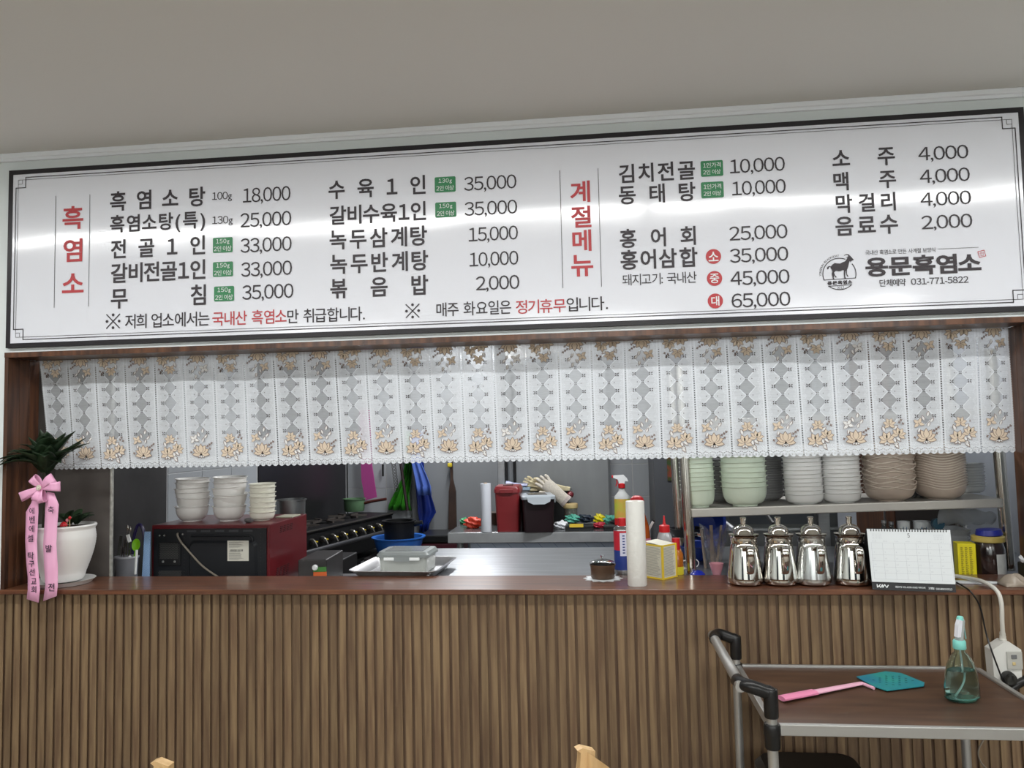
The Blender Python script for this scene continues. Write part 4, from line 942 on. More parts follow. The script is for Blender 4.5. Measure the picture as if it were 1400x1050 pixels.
# bowls on the microwave
bowlw = M('white_melamine', (232, 230, 226), .3, coat=.2)
def bowl_me(name, r, h, foot, mat, seg=40, rim=.0025, bulge=.55, wave=None, flat=.9, taper=.965, cone=False, rimmat=None):
    m = MB(); pr = [(0, .002), (foot*.8, .002), (foot, 0), (foot, h*.07)]
    r1 = r*taper
    for k in range(1, 9): q_ = k/8; pr.append((foot+(r1-foot)*(1-(1-q_)**2.3)**flat if not cone else foot+(r1-foot)*q_**.85, h*(.07+.93*q_**1.25)*(1)))
    pr[-1] = (r1, h-.0035); pr += [(r1+rim*.7, h-.003), (r+rim, h-.0018), (r+rim, h), (r-.001, h)]
    inner = [(max(0, a_-.003), b_+.003) for a_, b_ in pr[3:-4]][::-1]; pr += [(r-.003, h-.002)] + inner[1:] + [(0, h*.07+.004)]
    m.lathe(pr, seg=seg, wave=wave)
    if rimmat: m.mi = 1; m.lathe([(r+rim*.5, h-.0024), (r+rim+.0006, h-.0016), (r+rim+.0006, h+.0003), (r-.0012, h+.0004)], seg=seg, wave=wave, cap=False)
    return m.mesh(name, [mat, rimmat] if rimmat else mat)
bm1 = bowl_me('bowl', .063, .058, .035, bowlw); bm2 = bowl_me('bowl', .049, .034, .030, M('cream_melamine', (230, 228, 214), .3, coat=.2), flat=.6)
def stack(mesh, base, zs, tilts, cat, name, labfn, grp, jit=.0015, rot=None):
    for k, (z, ti) in enumerate(zip(zs, tilts)):
        o = bpy.data.objects.new(name, mesh); COL.objects.link(o); o.location = base+V(rnd.uniform(-jit, jit), rnd.uniform(-jit, jit), z); o.rotation_euler = (ti[0], ti[1], rot(k) if rot else 0)
        tag(o, labfn(k, len(zs)), cat, grp)
def lab(desc): return lambda k, n: (('topmost ' if k == n-1 else ORD[k]+' from the bottom, ' if k else 'lowest ')+desc)
bY = .60
k1 = mpp(263, 700, bY)
stack(bm1, V(px_x(265, 712, bY), bY-.01, MT), [0, .037, .056, .072, .093, .108], [(0, 0), (.03, .06), (0, 0), (0, -.05), (0, 0), (.02, .02)], 'bowl', 'white_bowl', lab('white bowl in the left stack on the microwave'), 'left stack of white bowls on the microwave')
stack(bm1, V(px_x(316, 711, bY), bY-.01, MT), [0, .034, .048, .072, .092, .112], [(0, 0), (.0, -.03), (.05, .06), (0, -.06), (0, 0), (.03, .02)], 'bowl', 'white_bowl', lab('white bowl in the middle stack on the microwave'), 'middle stack of white bowls on the microwave')
stack(bm2, V(px_x(360.5, 712, bY), bY-.01, MT), [0, .019, .038, .058, .075, .095, .108], [(0, 0)]*4+[(.01, .02), (0, -.01), (.02, -.01)], 'bowl', 'cream_bowl', lab('small cream bowl in the right stack on the microwave'), 'right stack of cream bowls on the microwave')
# dark stone
m = MB(); bmm = bmesh.new(); bmesh.ops.create_icosphere(bmm, subdivisions=2, radius=1)
for v in bmm.verts: v.co *= 1+rnd.uniform(-.12, .12)
m.add([(v.co.x*.017, v.co.y*.014, v.co.z*.010+.009) for v in bmm.verts], [[v.index for v in f.verts] for f in bmm.faces]); bmm.free()
o = obj('stone', m, M('dark_stone', (92, 88, 88), .8, noise=.2), loc=V(px_x(340, 713, .50), .50, MT)); tag(o, 'dark rough pebble on the microwave between the middle and right bowl stacks', 'stone')
o = part('folded_cloth', M('beige_cloth', (170, 168, 150), .9), None, lambda m: m.box((0, 0, .0025), (.07, .09, .005), bev=.002)); o.location = V(px_x(394, 706, .70), .70, MT); tag(o, 'flat beige cloth at the right rear corner of the microwave top', 'cloth')

# ---- utensil cup and its contents
p = V(px_x(173, 790, .38), .38, MWZ)
t = thing('utensil_cup', 'cloudy plastic cup holding spoons and forks behind the ledge', 'cup', p)
lathe_obj('cup', [(0, 0), (.030, 0), (.036, .005), (.041, .150), (.042, .160), (.043, .162), (.0405, .162), (.038, .150), (.033, .008), (0, .006)], M('cloudy_plastic', (176, 178, 186), .3, trans=.55), t, sx=1, sy=.8)
lathe_obj('rim', [(.0425, .156), (.0445, .158), (.0445, .163), (.0425, .164)], M('cloudy_rim', (196, 198, 204), .3, trans=.3), t, sx=1, sy=.8, cap=False)
wpl = M('white_plastic', (228, 230, 230), .35)
grn = M('lime_silicone', (112, 172, 22), .4)
def P2(px, py, Y=.38): return at(px, py, Y)-p
t2 = thing('lime_spoon', 'lime green silicone spoon standing bowl up in the utensil cup', 'spoon', p)
c_ = P2(186.5, 745); part('spoon_bowl', grn, t2, lambda m: m.lathe([(0, -.004), (.009, -.003), (.0155, .001), (.0165, .003), (.014, .002), (.007, -.001), (0, -.002)], c_, 24, sx=1, sy=1.35, R=Matrix.Rotation(PI/2-.15, 3, 'X')) )
part('handle', grn, t2, lambda m: m.tube([P2(185.5, 752), P2(183, 768), P2(181, 796)], .0042, 8))
t2 = thing('ladle', 'white plastic spatula hooked over the front of the utensil cup', 'spatula', p)
part('handle', wpl, t2, lambda m: m.tube([P2(187, 752, .345), P2(185, 785, .345)], .0045, 6))
part('blade', wpl, t2, lambda m: m.box(P2(176, 736), (.012, .003, .028), R=Matrix.Rotation(-.35, 4, 'Y')))
for k, px in enumerate((164, 167.5, 171, 174.5)):
    t2 = thing('steel_fork', ['steel fork leaning at the left edge of the utensil cup', 'steel fork second from the left in the utensil cup', 'steel spoon handle third from the left in the utensil cup', 'steel spoon handle nearest the lime spoon in the cup'][k], 'cutlery', p)
    tp = P2(px+3, [748, 738, 722, 724][k], .385)
    part('shaft', chrome, t2, lambda m: m.tube([P2(px, 792, .375), tp], .0022, 6))
    if k < 2:
        def tn(m):
            for s_ in (-1.5, -.5, .5, 1.5): m.tube([tp+V(s_*.0028, 0, -.022), tp+V(s_*.0028, 0, .004)], .0009, 5)
            m.box(tp+V(0, 0, -.024), (.011, .002, .006), bev=.0008)
        o = part('tines', chrome, t2, tn); o['kind'] = 'stuff'
    else: part('handle_end', chrome, t2, lambda m: m.lathe([(0, -.014), (.004, -.008), (.0055, 0), (.004, .008), (0, .012)], tp, 12, sx=1, sy=.3))
m = MB(); m.tube([P2(178, 792), P2(177.5, 762)], .0045, 10); o = obj('glue_stick', m, red_pl, loc=p); tag(o, 'red stick with white top in the utensil cup', 'stick')
part('tip', wpl, o, lambda m: m.lathe([(.006, 0), (.0062, .005), (.003, .009), (0, .010)], P2(177.3, 763), 12))
pr = M('dark_purple_plastic', (44, 36, 84), .3)
m = MB(); m.tube(smooth([at(184, 795, .43), at(182, 745, .43), at(188, 719, .43), at(195, 722, .43), at(198, 745, .43), at(198, 795, .43)], 6), .006, 8); o = obj('tongs', m, pr); tag(o, 'dark purple looped tongs standing behind the lime spoon', 'tongs')
m = MB(); q0, q1 = at(191, 795, .40), at(203, 795, .40); q2, q3 = at(197.5, 727, .42), at(205, 727, .42)
m.add([q0-V(0, 0, .14), q1-V(0, 0, .14), q3, q2, q0-V(0, -.006, .14), q1-V(0, -.006, .14), q3+V(0, .006, 0), q2+V(0, .006, 0)], [[0, 1, 2, 3], [7, 6, 5, 4], [0, 4, 5, 1], [1, 5, 6, 2], [2, 6, 7, 3], [3, 7, 4, 0]])
bs = bpy.data.materials.new('blue_check'); bs.use_nodes = True; nt = bs.node_tree; bb = nt.nodes['Principled BSDF']; ck = nt.nodes.new('ShaderNodeTexChecker'); tc = nt.nodes.new('ShaderNodeTexCoord')
ck.inputs['Scale'].default_value = 330; ck.inputs[1].default_value = C4((118, 158, 214)); ck.inputs[2].default_value = C4((176, 206, 240)); nt.links.new(tc.outputs['Object'], ck.inputs[0]); nt.links.new(ck.outputs[0], bb.inputs['Base Color'])
o = obj('dishcloth', m, bs); tag(o, 'light blue checked dishcloth folded upright against the microwave', 'dishcloth')
m = MB(); m.tube([at(152, 795, .44)-V(0, 0, .12), at(166, 732, .44)], .006, 8); o = obj('knife_sharpener', m, M('grey_rod', (86, 88, 84), .4)); tag(o, 'dull grey rod leaning against the dark steel left of the cup', 'rod')
# low appliance with knob right of the microwave
p = V(px_x(432, 795, .60), .66, MWZ)
t = thing('table_griddle', 'low steel griddle with a white knob right of the microwave', 'griddle', p, math.radians(4))
part('body', steel_dark, t, lambda m: m.box((0, 0, .06), (.11, .24, .12), bev=.004))
part('front_plate', M('green_orange_decal', (208, 98, 44), .5), t, lambda m: m.box((.03, -.122, .045), (.05, .004, .06)))
part('decal', M('green_decal', (72, 130, 60), .5), t, lambda m: m.box((.03, -.1245, .085), (.05, .002, .018)))
part('knob', wpl, t, lambda m: m.lathe([(.011, 0), (.011, .008), (.008, .012), (0, .013)], (.012, -.122, .092), 18, R=Matrix.Rotation(PI/2, 3, 'X')))

# ============================================================ gas range along the left wall
A = onz(417, 726, .99)+V(.03, 0, 0); B = onz(531, 701, .99)+V(.03, 0, 0); dirv = (B-A).normalized(); nrmv = V(dirv.y, -dirv.x, 0)   # front faces the middle of the kitchen
Lr = (B-A).length; near = A - dirv*.35; ang = math.atan2(dirv.y, dirv.x)
t = thing('gas_range', 'long black gas range with yellow marked knobs along the left kitchen wall', 'gas range', V(near.x, near.y, 0)); t.rotation_euler = (0, 0, ang)
LT = Lr+.35; DP = .30
part('body', black_met, t, lambda m: m.box((LT/2, DP/2, .87), (LT, DP, .20), bev=.006))
part('hob_plate', black_met, t, lambda m: m.box((LT/2, DP/2, .982), (LT, DP+.01, .02), bev=.004))
part('front_lip', M('worn_steel_edge', (96, 92, 88), .35, .7), t, lambda m: m.box((LT/2, -.008, .988), (LT, .008, .010), bev=.002))
part('gas_rail', M('rail_steel', (96, 96, 98), .3, .7), t, lambda m: m.tube([(-.02, -.07, .885), (LT-.02, -.07, .885)], .014, 12))
part('drip_tray', black_met, t, lambda m: m.box((LT/2, DP/2, .72), (LT-.05, DP-.03, .02)))
for x_ in (.05, LT*.5, LT-.06):
    for y_ in (.04, DP-.04): part('leg', black_met, t, lambda m: m.box((x_, y_, .39), (.04, .04, .78)))
ys = M('knob_yellow', (206, 180, 40), .4)
nk = 9
for k in range(nk):
    x_ = .36+(LT-.48)*k/(nk-1)
    kb = part('knob', M('knob_grey', (74, 72, 70), .35, .4), t, lambda m: m.lathe([(.020, 0), (.020, .006), (.015, .022), (0, .024)], (x_, -.002, .925), 16, R=Matrix.Rotation(PI/2, 3, 'X')))
    part('yellow_mark', ys, kb, lambda m: m.box((x_+.012, -.027, .925), (.036, .006, .007), R=Matrix.Rotation(.2, 4, 'Y')))
    part('gas_tap', M('tap_steel', (150, 148, 142), .3, .8), kb, lambda m: m.tube(smooth([(x_-.022, -.01, .94), (x_-.026, -.04, .935), (x_-.022, -.06, .90)], 4), .005, 7))
for i in range(4):
    for j in range(1):
        cx_, cy_ = .15+.29*i, DP/2
        b_ = part('burner', black_met, t, lambda m: m.lathe([(.06, .992), (.06, 1.0), (.045, 1.004), (.045, 1.0), (0, 1.0)], (cx_, cy_, 0), 24))
        for q_ in range(6): part('grate_bar', M('grate_iron', (88, 82, 78), .5, .5), b_, lambda m: m.box((cx_+.085*math.cos(q_*PI/3), cy_+.085*math.sin(q_*PI/3), 1.006), (.09, .012, .012), rz=q_*PI/3))
def pot(name, label, cat, p, r, h, mat, handles=0, lid=None, hm=None):
    t = thing(name, label, cat, p)
    lathe_obj('body', [(0, 0), (r*.88, 0), (r*.95, .01), (r, h-.01), (r*1.0, h), (r*1.10, h+.001), (r*1.10, h+.005), (r*.98, h+.005), (r*.92, .012), (0, .008)], mat, t, seg=36)
    if handles:
        for s_ in (-1, 1): part('handle', hm or mat, t, lambda m: m.tube(smooth([(s_*r, -.03, h*.8), (s_*(r+.025), -.02, h*.82), (s_*(r+.025), .02, h*.82), (s_*r, .03, h*.8)], 4), .005, 8))
    return t
potal = M('pot_aluminium', (150, 152, 152), .3, .85)
p = onz(397, 716, 1.03); pY = 1.35; p = V(px_x(397, 714, pY), pY, at(397, 714, pY).z)
RZ = 1.012
def on_range(px, zz=RZ, base_py=None): return onz(px, base_py, zz)
p = onz(396, 712, 1.03)
# the near pots stand on a low stove section just behind the microwave
t = thing('low_stove', 'black low stove behind the microwave carrying the aluminium pots', 'stove', (-1.50, 1.22, 0))
LSZ = .99
part('body', black_met, t, lambda m: m.box((0, 0, .88), (.62, .46, .19), bev=.006))
for sx_ in (-1, 1):
    for sy_ in (-1, 1): part('leg', black_met, t, lambda m: m.box((sx_*.28, sy_*.2, .395), (.04, .04, .79)))
part('pan_support', black_met, t, lambda m: (m.box((.12, 0, .982), (.24, .012, .014)), m.box((.12, 0, .982), (.012, .24, .014)), m.box((-.16, 0, .982), (.24, .012, .014)), m.box((-.16, 0, .982), (.012, .24, .014))))
pY = 1.18
x_ = px_x(397, 700, pY); z1 = at(397, 684, pY).z
pot('cooking_pot', 'aluminium pot with rolled rim right behind the microwave', 'pot', V(x_, pY, .990), .068, z1-.990, potal)
x_ = px_x(247, 700, pY); z1 = at(240, 683, pY).z
pot('stock_pot', 'grey stock pot half hidden behind the left stack of white bowls', 'pot', V(x_, pY, .990), .078, z1-.990, potal, 1)
g0 = onz(481, 700, RZ)
t = pot('milk_pan', 'small green saucepan with dark handle on the gas range', 'pan', V(g0.x, g0.y+.06, RZ), .075, .085, M('green_enamel', (88, 118, 88), .35))
part('long_handle', M('brown_wood_handle', (74, 34, 28), .45), t, lambda m: m.tube(smooth([(.07, 0, .055), (.14, -.01, .07), (.24, -.02, .085)], 4), .010, 8))

# ============================================================ things hanging at the back
BY = KY-.03
def P3(px, py, Y=BY): return at(px, py, Y)
def flat_shape(name, pts, mat, lab_, cat, Y=BY, th=.01, wob=0):
    """hanging cloth or board: outline given on the wall plane, real thickness, folds for cloth"""
    W3 = [at(px, py, Y) for px, py in pts]; m = MB()
    n = len(W3); vs = W3 + [v+V(0, th, 0) for v in W3]
    m.add(vs, [list(range(n)), [n+i for i in range(n)][::-1]] + [[i, i+n, (i+1) % n+n, (i+1) % n] for i in range(n)])
    o = obj(name, m, mat); return tag(o, lab_, cat)
def hung(name, rows, mat, lab_, cat, Y=BY, folds=3, amp=.02):
    """cloth: rows of (py, px_left, px_right) from the top down"""
    m = MB(); K = 16; vs = []; fs = []
    for j, (py, xl, xr) in enumerate(rows):
        for i in range(K+1):
            u = i/K; p_ = at(xl+(xr-xl)*u, py, Y); p_.y -= amp*(.5+.5*math.sin(u*folds*2*PI+j*.6))*(.3+.7*j/len(rows)); vs.append(p_)
    for j in range(len(rows)-1):
        for i in range(K): fs.append([j*(K+1)+i, j*(K+1)+i+1, (j+1)*(K+1)+i+1, (j+1)*(K+1)+i])
    m.add(vs, fs, True); o = obj(name, m, mat, fix=False); solid(o, .004); return tag(o, lab_, cat)
hk = M('hook_steel', (120, 120, 118), .3, .8)
flat_shape('cutting_board', [(491, 560), (505, 560), (508, 633), (515, 680), (499, 684), (494, 655)], M('magenta_board', (168, 70, 136), .5), 'purple pink board hanging beside the black splash sheet', 'board', Y=BY-.06, th=.012)
gc = M('green_vinyl', (62, 148, 40), .35, rgb2=(38, 104, 28), nscale=5)
hung('green_apron', [(590, 556, 563), (633, 555, 564), (655, 550, 563), (675, 540, 561), (690, 533, 562), (697, 532, 564)], gc, 'bright green vinyl apron hanging left of the blue ones', 'apron', folds=3, amp=.05)
hung('blue_apron', [(590, 562, 576), (633, 563, 576), (650, 567, 584), (665, 570, 590), (677, 573, 591)], M('mid_blue_vinyl', (84, 112, 190), .35, rgb2=(66, 92, 170), nscale=4), 'lighter blue vinyl apron hanging in front of the dark blue one', 'apron', Y=BY-.13, folds=2, amp=.03)
part('hook', hk, bpy.data.objects['blue_apron'], lambda m: m.tube([at(569, 596, BY-.15), at(569, 596, KY+.01)], .006, 8))
hung('dark_blue_apron', [(590, 566, 578), (640, 566, 580), (677, 570, 590), (700, 572, 597), (715, 575, 588), (728, 574, 586)], M('deep_blue_vinyl', (26, 50, 136), .35, rgb2=(18, 34, 100), nscale=4), 'deep blue apron hanging below the lighter blue apron', 'apron', Y=BY-.06, folds=2, amp=.03)
hung('wine_cloth', [(600, 574, 585), (633, 575, 585), (643, 580, 583.5)], M('wine_cloth', (92, 24, 48), .8), 'short wine red cloth hanging beside the blue aprons', 'cloth', folds=1, amp=.02)
m = MB(); m.tube([P3(543, 600, BY-.14), P3(557, 698, BY-.14)], .011, 8); o = obj('mop_handle', m, M('dark_stick', (40, 26, 28), .5)); tag(o, 'thin dark stick leaning across the green apron', 'stick')
m = MB()
for k in range(9):
    c_ = P3(538+.5*k, 634+4.3*k, BY-.04); m.tube([c_+V(.016*math.cos(q_), 0, .016*math.sin(q_)*1.3) for q_ in [2*PI*j/8 for j in range(9)]], .003, 5, cap=False)
o = obj('hanging_chain', m, hk); o['kind'] = 'thing'; tag(o, 'grey metal chain hanging on the tiles left of the green apron', 'chain')
m = MB(); m.box(P3(523.5, 643), (.012, .01, .09)); o = obj('kitchen_tool', m, black_met); tag(o, 'small black tool hanging alone on the light tiles', 'tool')
# hanging squeegee / paddle on the grey door
m = MB(); m.tube([at(501, 566, BY-.06), at(501, 566, BY-.06)+V(0, .12, 0)], .008, 8); part_ = obj('hook', m, hk, bpy.data.objects['cutting_board'])
t = thing('long_paddle', 'long dark wooden paddle hanging on the grey door with a yellow tied top', 'paddle', V(px_x(616, 725, BY-.08), BY-.08, at(616, 725, BY-.08).z))
def r3(px, py): return at(px, py, BY-.08)-Vector(t.location)
part('blade', M('paddle_wood', (44, 32, 28), .6, rgb2=(70, 50, 40), nscale=6), t, lambda m: m.prism([(r3(*q_).x, r3(*q_).z) for q_ in ((614, 600), (618, 600), (619, 655), (623, 672), (624, 726), (613, 726), (613.5, 672), (616, 655))], (0, 0, 0), (1, 0, 0), (0, 0, 1), (0, .02, 0)))
part('hook', hk, t, lambda m: m.tube([r3(616, 604), r3(616, 604)+V(0, .10, 0)], .006, 8))
part('yellow_tie', M('yellow_tape', (196, 176, 44), .5), t, lambda m: m.box(r3(615, 636), (.035, .03, .03), bev=.008))
# big black pot and basins on a stand at the far left back
p = onz(542, 735, .80)
pz = at(545, 742, 2.65).z
t = thing('plastic_basin', 'wide bright blue plastic basin beyond the lidded food box', 'basin', V(px_x(545, 740, 2.65), 2.65, pz-.07))
lathe_obj('basin', [(0, 0), (.12, 0), (.14, .02), (.16, .10), (.175, .105), (.175, .112), (.155, .11), (.13, .025), (0, .012)], M('blue_basin', (44, 104, 190), .3), t, seg=44)
bp_ = V(px_x(545, 700, 2.65), 2.66, pz-.055)
t = thing('black_stock_pot', 'tall soot black pot standing in the blue basin', 'pot', bp_)
lathe_obj('body', [(0, 0), (.09, 0), (.095, .02), (.10, .19), (.112, .193), (.112, .20), (.09, .198), (.088, .03), (0, .02)], black_met, t, seg=36)
part('handle', black_pl, t, lambda m: m.tube(smooth([(.10, 0, .17), (.135, 0, .18), (.155, 0, .185)], 3), .014, 8))
t = thing('basin_stand', 'low steel stand under the blue basin', 'stand', V(bp_.x, 2.65, 0))
part('top', steel_dark, t, lambda m: m.box((0, 0, pz-.085), (.36, .36, .025)))
for sx_ in (-1, 1):
    for sy_ in (-1, 1): part('leg', steel_dark, t, lambda m: m.box((sx_*.16, sy_*.16, (pz-.1)/2), (.03, .03, pz-.1)))
m = MB(); c_ = at(555, 712, 2.2)
crumple = M('grey_rag', (118, 122, 124), .9)
bmm = bmesh.new(); bmesh.ops.create_icosphere(bmm, subdivisions=3, radius=1)
for v in bmm.verts: v.co *= 1+.22*math.sin(7*v.co.x+3*v.co.z)*math.cos(5*v.co.y)
e_ = Vector(near) + dirv*(LT-.02) + nrmv*.07
m.add([(v.co.x*.038, v.co.y*.038, v.co.z*.026) for v in bmm.verts], [[v.index for v in f.verts] for f in bmm.faces], True); bmm.free()
o = obj('cleaning_rag', m, crumple, loc=V(e_.x, e_.y, .885)); tag(o, 'grey rag bunched on the far end of the range rail', 'rag')
# dark red crate and black bin on the floor side, right of the aprons
p = V(px_x(606, 745, 2.9), 2.95, 0); hz_ = at(606, 740, 2.9).z
t = thing('wine_red_crate', 'dark wine red crate topped with a black lid at the foot of the grey door', 'crate', p)
part('crate', M('wine_plastic', (74, 18, 34), .5), t, lambda m: m.box((0, 0, hz_/2), (.28, .3, hz_), bev=.01))
part('lid', black_pl, t, lambda m: m.box((0, 0, hz_+.03), (.30, .32, .05), bev=.01))

# ============================================================ far work table and what stands on it
tx0 = px_x(612, 730, 1.9); tx1 = px_x(884, 730, 1.9)
edge_st = M('worn_light_steel', (158, 160, 162), .4, .35, noise=.15, nscale=9)
t = thing('steel_work_table', 'far stainless work table with thick front edge and protective film strip', 'table', ((tx0+tx1)/2, 2.14, 0))
w = tx1-tx0
part('top', M('dark_steel_top', (120, 122, 124), .25, .85, noise=.2, nscale=6), t, lambda m: m.box((0, 0, WT2-.006), (w, .48, .012), bev=.003))
part('front_edge', edge_st, t, lambda m: m.box((0, -.235, WT2-.03), (w, .014, .055), bev=.003))
fs_ = part('film_strip', M('blue_grey_film', (160, 172, 190), .4, .1), t, lambda m: m.box((.06, -.19, WT2-.09), (w-.12, .012, .07)))
m = MB()
for k in range(12):
    x_ = -w/2+.16+.085*k; m.add([V(x_-.014, -.1965, WT2-.058), V(x_-.012, -.1965, WT2-.058), V(x_+.018, -.1965, WT2-.09), V(x_+.016, -.1965, WT2-.09)], [[0, 1, 2, 3]])
obj('film_print', m, M('film_blue_ink', (50, 66, 120), .5), fs_, fix=False)
for sx_ in (-1, 1):
    for sy_ in (-1, 1): part('leg', steel, t, lambda m: m.lathe([(.019, 0), (.019, WT2-.02)], (sx_*(w/2-.06), sy_*.18, 0), 14))
part('lower_shelf', steel, t, lambda m: m.box((0, 0, .25), (w-.1, .42, .03)))
def base(px, py, dY=0): q = onz(px, py, WT2); return q
# cling film roll
p = onz(664, 728, WT2)+V(0, .03, 0); k1 = mpp(664, 700, p.y)
t = thing('film_roll', 'silvery cling film roll standing upright on the far work table', 'film roll', p)
lathe_obj('film', [(.010, 0), (.0285, 0), (.029, .002), (.029, .262), (.028, .264), (.010, .264)], M('cling_film', (210, 214, 222), .25), t, seg=36)
lathe_obj('core', [(.0098, -.0), (.0098, .268), (.008, .268)], M('cardboard', (176, 150, 120), .8), t, seg=18)
# dark red bin
p = onz(694, 727, WT2)+V(0, .09, 0); wd_ = 33.5*mpp(694, 700, p.y-.08)
t = thing('red_container', 'tall dark red lidded container on the far work table', 'container', p)
dred = M('dark_red_plastic', (126, 38, 42), .35); hh_ = 56*mpp(694, 700, p.y-.08)
part('body', dred, t, lambda m: rloft(m, [(rr(wd_*.88, .17, .015), 0), (rr(wd_, .19, .015), hh_)]))
l_ = part('lid', dred, t, lambda m: rloft(m, [(rr(wd_*1.06, .2, .018), hh_-.014), (rr(wd_*1.06, .2, .018), hh_+.004), (rr(wd_*.94, .18, .018), hh_+.02)]))
part('clip', dred, l_, lambda m: m.box((0, -.102, hh_-.006), (wd_*.55, .008, .02), bev=.002)); part('grip', M('dark_red_shadow', (70, 16, 20), .4), l_, lambda m: m.box((0, 0, hh_+.022), (wd_*.4, .06, .012), bev=.004))
# dark box with clear lid
p = onz(733, 728, WT2)+V(0, .10, 0); k1 = mpp(733, 700, p.y-.1); wd_ = 44*k1; hh_ = 46*k1
t = thing('black_food_box', 'nearly black food box with clear clip lid beside the red container', 'food box', p, math.radians(10))
part('body', M('black_box_plastic', (34, 22, 26), .35), t, lambda m: rloft(m, [(rr(wd_*.9, .20, .012), 0), (rr(wd_*.98, .22, .012), hh_)]))
l_ = part('lid', M('pale_lid', (168, 176, 182), .3, trans=.15), t, lambda m: rloft(m, [(rr(wd_*1.06, .24, .018), hh_-.004), (rr(wd_*1.06, .24, .018), hh_+.010), (rr(wd_*.98, .22, .018), hh_+.016)]))
part('window', M('dark_lid_window', (78, 78, 80), .2), l_, lambda m: m.box((0, 0, hh_+.017), (wd_*.6, .13, .004), bev=.001))
part('clip', M('pale_clip', (188, 196, 202), .3), l_, lambda m: m.prism([(-.065, .012), (.065, .012), (.060, -.012), (.03, -.026), (-.03, -.026), (-.060, -.012)], (0, -.128, hh_-.004), (1, 0, 0), (0, 0, 1), (0, .006, 0)))
part('clip', M('pale_clip', (188, 196, 202), .3), l_, lambda m: m.box((wd_*.54, 0, hh_-.012), (.006, .12, .035), bev=.003))
# clear box with folded bag behind, tray with gloves
p = V(px_x(705, 700, 2.27), 2.28, WT2)
t = thing('clear_storage_box', 'clear storage box behind the red container', 'storage box', p)
h3 = at(705, 667, 2.2).z-WT2; w3 = 42*mpp(705, 670, 2.25)
part('box', M('smoky_clear', (140, 144, 146), .3, trans=.4), t, lambda m: rloft(m, [(rr(w3*.9, .15, .015), 0), (rr(w3, .16, .015), h3-.01)])); part('lid', M('light_blue_lid', (158, 180, 200), .35), t, lambda m: rloft(m, [(rr(w3*1.04, .17, .015), h3-.014), (rr(w3*1.04, .17, .015), h3)]))
m = MB(); m.sheet(lambda u, v: V((u-.5)*.13, (v-.5)*.10, .012+.012*math.sin(u*5+v*3)*math.sin(v*4)+.012*(1-abs(2*v-1))), 10, 6); o = obj('plastic_packet', m, M('lilac_plastic', (190, 194, 226), .25), loc=p+V(.012, -.01, h3), fix=False); solid(o, .004); tag(o, 'shiny lilac plastic packet on the clear storage box', 'packet')
p = V(px_x(757, 700, 2.28), 2.28, WT2)
h4 = at(757, 671, 2.2).z-WT2
t = thing('black_stacked_trays', 'black trays stacked behind the clear lidded box under the gloves', 'tray', p)
part('lower_tray', black_pl, t, lambda m: rloft(m, [(rr(.16, .15, .02), 0), (rr(.19, .17, .02), h4-.02)])); part('upper_tray', black_pl, t, lambda m: rloft(m, [(rr(.18, .17, .02), h4-.018), (rr(.22, .18, .02), h4)])) 
# work gloves: a palm with five fingers each
glv = M('cream_glove_fabric', (214, 202, 166), .85, noise=.08, nscale=60); glw = M('pinkish_glove_fabric', (226, 218, 204), .9, noise=.18, nscale=140)
def glove(name, lab_, p, ax, ay, s, mat, cuff=None):
    t = thing(name, lab_, 'glove', p); ax = Vector(ax).normalized()*s; ay = Vector(ay).normalized()*s; nz_ = ax.cross(ay).normalized()*s
    def W(a_, b_, c_=0): return ax*a_+ay*b_+nz_*c_
    part('palm', mat, t, lambda m: m.tube([W(-.115, 0), W(-.06, 0), W(-.02, 0), W(.045, 0), W(.058, 0)], [.044*s, .044*s, .047*s, .046*s, .036*s], 14, flat=.32, up=nz_))
    for k, (o_, l) in enumerate(((-.033, .058), (-.011, .072), (.011, .068), (.032, .050))):
        part('finger', mat, t, lambda m: m.tube(smooth([W(.045, o_), W(.045+l*.5, o_*1.25, .006), W(.045+l, o_*1.4, -.006)], 4), [.0115*s]*6+[.009*s]*2+[.004*s], 10))
    part('thumb', mat, t, lambda m: m.tube(smooth([W(-.01, -.03), W(.02, -.065, .004), W(.045, -.078, 0)], 4), [.014*s]*6+[.011*s]*2+[.004*s], 10))
    part('cuff', cuff or mat, t, lambda m: m.tube([W(-.112, 0, -.0), W(-.135, 0, -.0)], [.046*s, .048*s], 14, flat=.36, up=nz_))
gp = at(757, 664, 2.2)
glove('work_glove', 'cream knitted glove lying across the black trays behind the pinkish one', at(748, 667, 2.22), (-.9, -.1, .25), (.25, -.5, .8), .95, glv)
glove('work_glove', 'pinkish white knitted glove hanging down towards the wooden lidded jar', at(754, 668, 2.12), (-.62, .0, .56), (.6, -.25, .6), .86, glw, M('glove_cuff_knit', (206, 192, 186), .9, noise=.2, nscale=120))
glove('work_glove', 'small cream glove with curled fingers at the left of the glove pile', at(733, 664, 2.26), (-.6, 0, .3), (.3, -.4, .8), .7, glv)
m = MB(); m.lathe([(0, -.02), (.035, -.012), (.04, 0), (.03, .014), (0, .02)], seg=20, sx=.5); o = obj('wine_dish', m, M('wine_lid', (110, 30, 40), .4), loc=at(780, 676, 2.2)); o.rotation_euler = (0, .4, 0); tag(o, 'wine red dish peeking out right of the hanging glove', 'dish')
